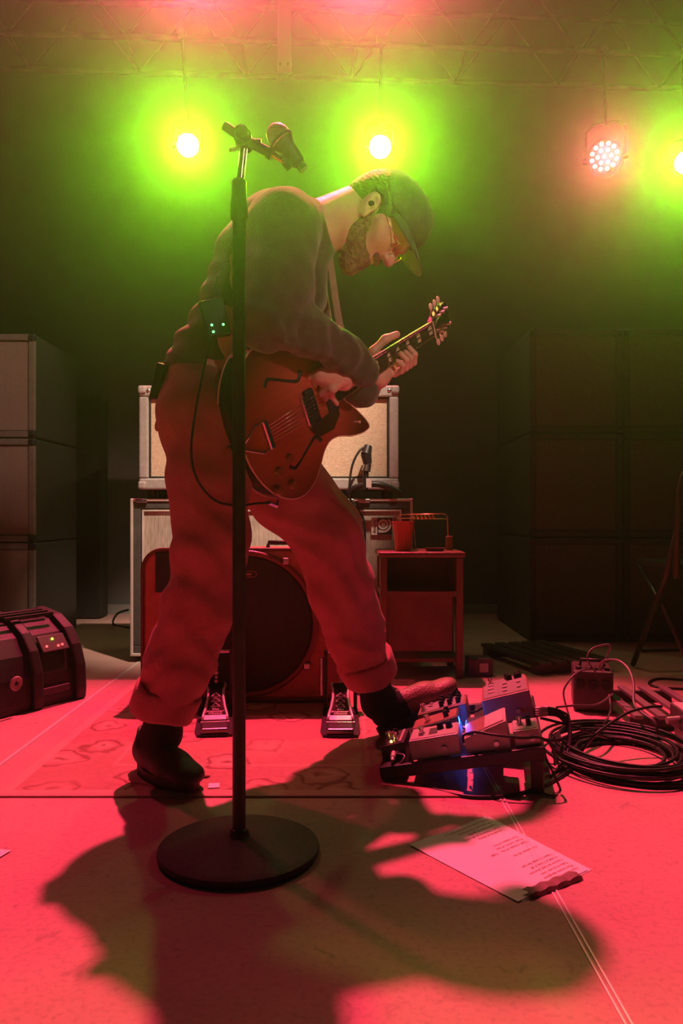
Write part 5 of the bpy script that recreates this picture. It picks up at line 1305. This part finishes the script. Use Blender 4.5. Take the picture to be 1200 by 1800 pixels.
# ------------------------------------------------------------------ floor monitor
e1 = G(0, 1266); e2 = G(150, 1226)
dd = (e2 - e1).normalized()
Rm = Matrix((dd, Vector((-dd.y, dd.x, 0)), Vector((0, 0, 1)))).transposed()
t = thing('floor_monitor', 'black moulded floor monitor with two arched ribs and lit rear panel', 'monitor speaker', e1, Rm)
Lm = (e2 - e1).length
prof = [(0, 0), (-.004, .04), (.0, .12), (.022, .19), (.06, .245), (.115, .285), (.20, .305), (.33, .27), (.40, .12), (.41, 0)]
Mx = Matrix(((0, 0, 1, 0), (1, 0, 0, 0), (0, 1, 0, 0), (0, 0, 0, 1)))
wedge_m = mat('monitor_plastic', (.010, .010, .0105), .5, 0, (.015, .015, .0155), 50, .2, 350)
MB().prism([(y + .012, max(z - .01, 0)) for y, z in prof], -.36, Lm - .02, Mx).build('body', wedge_m, t)
cg = (.2, .12)
def grow(s_): return [(cg[0] + (y - cg[0]) * s_, max(0, cg[1] + (z - cg[1]) * s_)) for y, z in prof]
for (xa, xb) in ((Lm - .045, Lm), (Lm * .36, Lm * .36 + .04), (-.36, -.32)):
    o = MB().prism(grow(1.03), xa, xb, Mx).build('arched_rib', wedge_m, t); bv = o.modifiers.new('bevel', 'BEVEL'); bv.width = .008; bv.segments = 2
ra = math.atan2(.055, .038)
Rp = Matrix.Rotation(PI / 2 - 0, 3, 'X')
Rpan = Matrix.Rotation(math.radians(-35), 3, 'X')
pc_ = Vector((Lm * .68, .036, .205))
MB().box(pc_, (.11, .008, .06), Rpan, bevel=.002).build('rear_panel', mat('panel_grey', (.14, .13, .125), .35, .3), t)
for i, (x, z, g_) in enumerate(((-.035, -.012, 0), (.0, .012, 1), (.012, -.016, 0), (.03, -.014, 0))):
    MB().ball(pc_ + Rpan @ Vector((x, -.006, z)), .004, 8).build('indicator_light', mat('panel_led_g', (.1, .3, .02), .4, emit=(.5, 1, .05), estr=5) if g_ else mat('panel_led_r', (.3, .02, .02), .4, emit=(1, .05, .05), estr=5), t, True)
MB().lathe([(.008, 0), (.022, 0), (.024, .004), (.02, .008), (.008, .006)], (.055, -.003, .105), (0, -1, 0), 20, True).build('jack_ring', mat('ring_worn', (.3, .25, .24), .4), t, 'auto')
MB().box((Lm * .62, .0, .055), (.12, .012, .022), bevel=.004).build('cable_recess', mat('recess', (.05, .04, .04), .5), t)
for k in range(7):
    y = .10 + k * .028
    z = .288 + .018 * math.sin(k / 6 * PI) - .004 * k
    MB().box((Lm * .55, y, z + .008), (.2, .012, .012), bevel=.002).build('vent_slat', wedge_m, t)

# ------------------------------------------------------------------ folding chair at the stage side
t = thing('folding_chair', 'dark metal folding chair in front of the dark speaker stacks', 'chair', (1.475, 3.0, 0), math.radians(8))
ch = mat('chair_metal', (.04, .025, .025), .3, .2)
arch_ = [(-.22, .02, .40), (-.225, .0, .60), (-.215, -.01, .76), (-.17, -.015, .81), (0, -.015, .818), (.17, -.015, .81), (.215, -.01, .76), (.225, 0, .60), (.22, .02, .40)]
MB().tube(catmull(arch_, 5), .0125, 10).build('back_frame', ch, t, True)
MB().box((0, -.012, .69), (.40, .012, .15), bevel=.004).build('backrest', ch, t)
MB().box((0, .20, .44), (.40, .40, .025), bevel=.010).build('seat', ch, t)
for s_ in (-1, 1):
    MB().tube([(s_ * .222, .0, .60), (s_ * .215, .10, .40), (s_ * .21, .36, .0125)], .0115, 8).build('leg', ch, t, True)
    MB().tube([(s_ * .195, .34, .43), (s_ * .195, .15, .28), (s_ * .195, -.10, .0125)], .0115, 8).build('leg', ch, t, True)
for y, z in ((.30, .08), (-.05, .08)): MB().cyl((-.2, y, z), (.2, y, z), .008, seg=8).build('stretcher', ch, t)

# ------------------------------------------------------------------ papers
paper_m = mat('paper', (.94, .93, .95), .7, 0, (.90, .88, .90), 12, .05, 60)
C = [G(720, 1487), G(853, 1437), G(1033, 1531), G(910, 1587)]          # far-left, far-right, near-right, near-left
def paper(name, C, m, lift, n=14):
    bm = bmesh.new(); g = []
    for i in range(n + 1):
        row = []
        for j in range(n + 1):
            u, v = i / n, j / n
            p = C[0] * (1 - u) * (1 - v) + C[1] * u * (1 - v) + C[2] * u * v + C[3] * (1 - u) * v
            row.append(bm.verts.new((p.x, p.y, lift(u, v))))
        g.append(row)
    for i in range(n):
        for j in range(n): bm.faces.new((g[i][j], g[i][j + 1], g[i + 1][j + 1], g[i + 1][j]))
    ex = bmesh.ops.extrude_face_region(bm, geom=list(bm.faces))
    for v in ex['geom']:
        if isinstance(v, bmesh.types.BMVert): v.co.z -= .0004
    bmesh.ops.recalc_face_normals(bm, faces=bm.faces)
    me = bpy.data.meshes.new(name); bm.to_mesh(me); bm.free()
    return link_mesh(name, me, m, None, 'auto')
cen_ = sum(C, Vector()) / 4
lift = lambda u, v: .0003 + .004 * max(0, .22 - v) * (1 + .6 * math.sin(u * 9)) * 2 + .004 * max(0, v - .8)
set2 = paper('paper_sheet', [c + Vector((.008, .003, 0)) for c in C], paper_m, lambda u, v: .0008)
tag(set2, 'lower white sheet peeping out under the printed lyric sheet', 'paper')
sheet = tag(paper('lyric_sheet', C, paper_m, lambda u, v: lift(u, v) + .0012), 'white printed lyric sheet lying on the stage floor before the pedalboard', 'paper')
# lettering runs from the near-right corner, upside down for the camera
ex_ = (C[1] - C[0]).normalized(); ey_ = (C[1] - C[2]).normalized()
lines = ["Love you bad but how God you've", 'Well never know how had a day', 'Oh you can I have to so', 'I gotta had to go far', 'Yeah I know is at all sorry', 'I should it at along', '', '', 'Cuz rotten of me', 'Yeah rotten of me', 'Yeah rotten of me   Yeah', '', 'Or rotten of me', '', '', 'I have to sing the tan', 'I told it I lose it all', 'I know its luck bottom', 'Take it to my own', 'This lonely daughter', 'I bet my only home']
org = C[1] - ex_ * .006 - ey_ * .012
Mt = Matrix.Translation((org.x, org.y, 0)) @ Matrix((-ex_, -ey_, Vector((0, 0, 1)))).transposed().to_4x4()
# first line at the far edge, reading right to left from here (sheet faces the musician)
Mt = Matrix.Translation((org.x, org.y, 0)) @ Matrix((-ex_, ey_, Vector((0, 0, 1)))).transposed().to_4x4()
rx, ry = -ex_, Vector((0, 0, 1)).cross(-ex_)
n_l = len(lines)
sz = .0105; sp_ = 1.28
# rotated by 180 degrees: the text's own "down" points away from the near edge towards ... the far edge is its foot
foot = C[1] - ex_ * .008
start = C[2] - ex_ * .010 + ey_ * .020
Mt = Matrix.Translation((start.x, start.y, 0)) @ Matrix((-ex_, -ey_, Vector((0, 0, 1)))).transposed().to_4x4()
lm = text_mesh(list(reversed(lines)), sz, Mt, 0, -(-sp_))
for v in lm.vertices:
    p = Vector((v.co.x, v.co.y, 0))
    rel = p - C[0]
    u = max(0, min(1, rel.dot(ex_) / (C[1] - C[0]).length)); w_ = max(0, min(1, (C[1] - p).dot(ey_) / (C[1] - C[2]).length))
    v.co.z = lift(u, w_) + .0012 + .0006
link_mesh('lettering', lm, mat('print_ink', (.25, .12, .12), .7), sheet)['kind'] = 'stuff'
a_, b_ = G(934, 1580), G(1022, 1546)
tp = MB(); dirn = (b_ - a_).normalized(); nrm_ = Vector((-dirn.y, dirn.x, 0))
bm = tp.bm; g = []
for i in range(13):
    p = a_ + (b_ - a_) * i / 12
    g.append([bm.verts.new(p + nrm_ * w_ + Vector((0, 0, z + .002 * math.sin(i * 1.9)))) for w_, z in ((-.004, .002), (.0, .008), (.012, .0105), (.020, .0085))])
for A_, B_ in zip(g, g[1:]):
    for k in range(3): bm.faces.new((A_[k], A_[k + 1], B_[k + 1], B_[k]))
o = tp.build('tape_strip', mat('dark_tape', (.22, .12, .11), .6), None, False); so = o.modifiers.new('solid', 'SOLIDIFY'); so.thickness = .0015
tag(o, 'crumpled dark tape strip holding the near edge of the lyric sheet', 'tape')
Cq = [G(-160, 1478), G(20, 1497), G(-5, 1512), G(-180, 1540)]
tag(paper('paper_sheet', Cq, paper_m, lambda u, v: .001 + .002 * u), 'white paper whose corner reaches in beside the microphone stand base', 'paper')
q = G(376, 1387)
o = MB().box((0, 0, 0), (.026, .032, .0008), Matrix.Rotation(.15, 3, 'Z')).build('tape_patch', paper_m); o.location = (q.x, q.y, .0085); tag(o, 'small white tape patch on the rug beside the musician\'s shoe', 'tape')
q = G(356, 1372)
o = MB().prism([(-.012, 0), (.0, .008), (.018, .002), (.0, -.008)], 0, .003).build('plectrum', mat('plectrum', (.18, .05, .05), .3)); o.location = (q.x, q.y, .0082); tag(o, 'small dark plectrum on the rug at the musician\'s toe', 'plectrum')

# ------------------------------------------------------------------ haze in the air
hz = bpy.data.materials.new('haze'); hz.use_nodes = True; nt = hz.node_tree
for n_ in list(nt.nodes):
    if n_.type != 'OUTPUT_MATERIAL': nt.nodes.remove(n_)
vs_ = nt.nodes.new('ShaderNodeVolumeScatter'); vs_.inputs['Density'].default_value = HAZE; vs_.inputs['Anisotropy'].default_value = HAZE_G
vs_.inputs['Color'].default_value = (1, 1, 1, 1)
nt.links.new(vs_.outputs[0], [n_ for n_ in nt.nodes if n_.type == 'OUTPUT_MATERIAL'][0].inputs['Volume'])
tag(MB().box((0, 2.3, 2.3), (8.0, 5.5, 4.56)).build('haze', hz), 'thin stage haze glowing around the lamps', None, None, 'stuff')
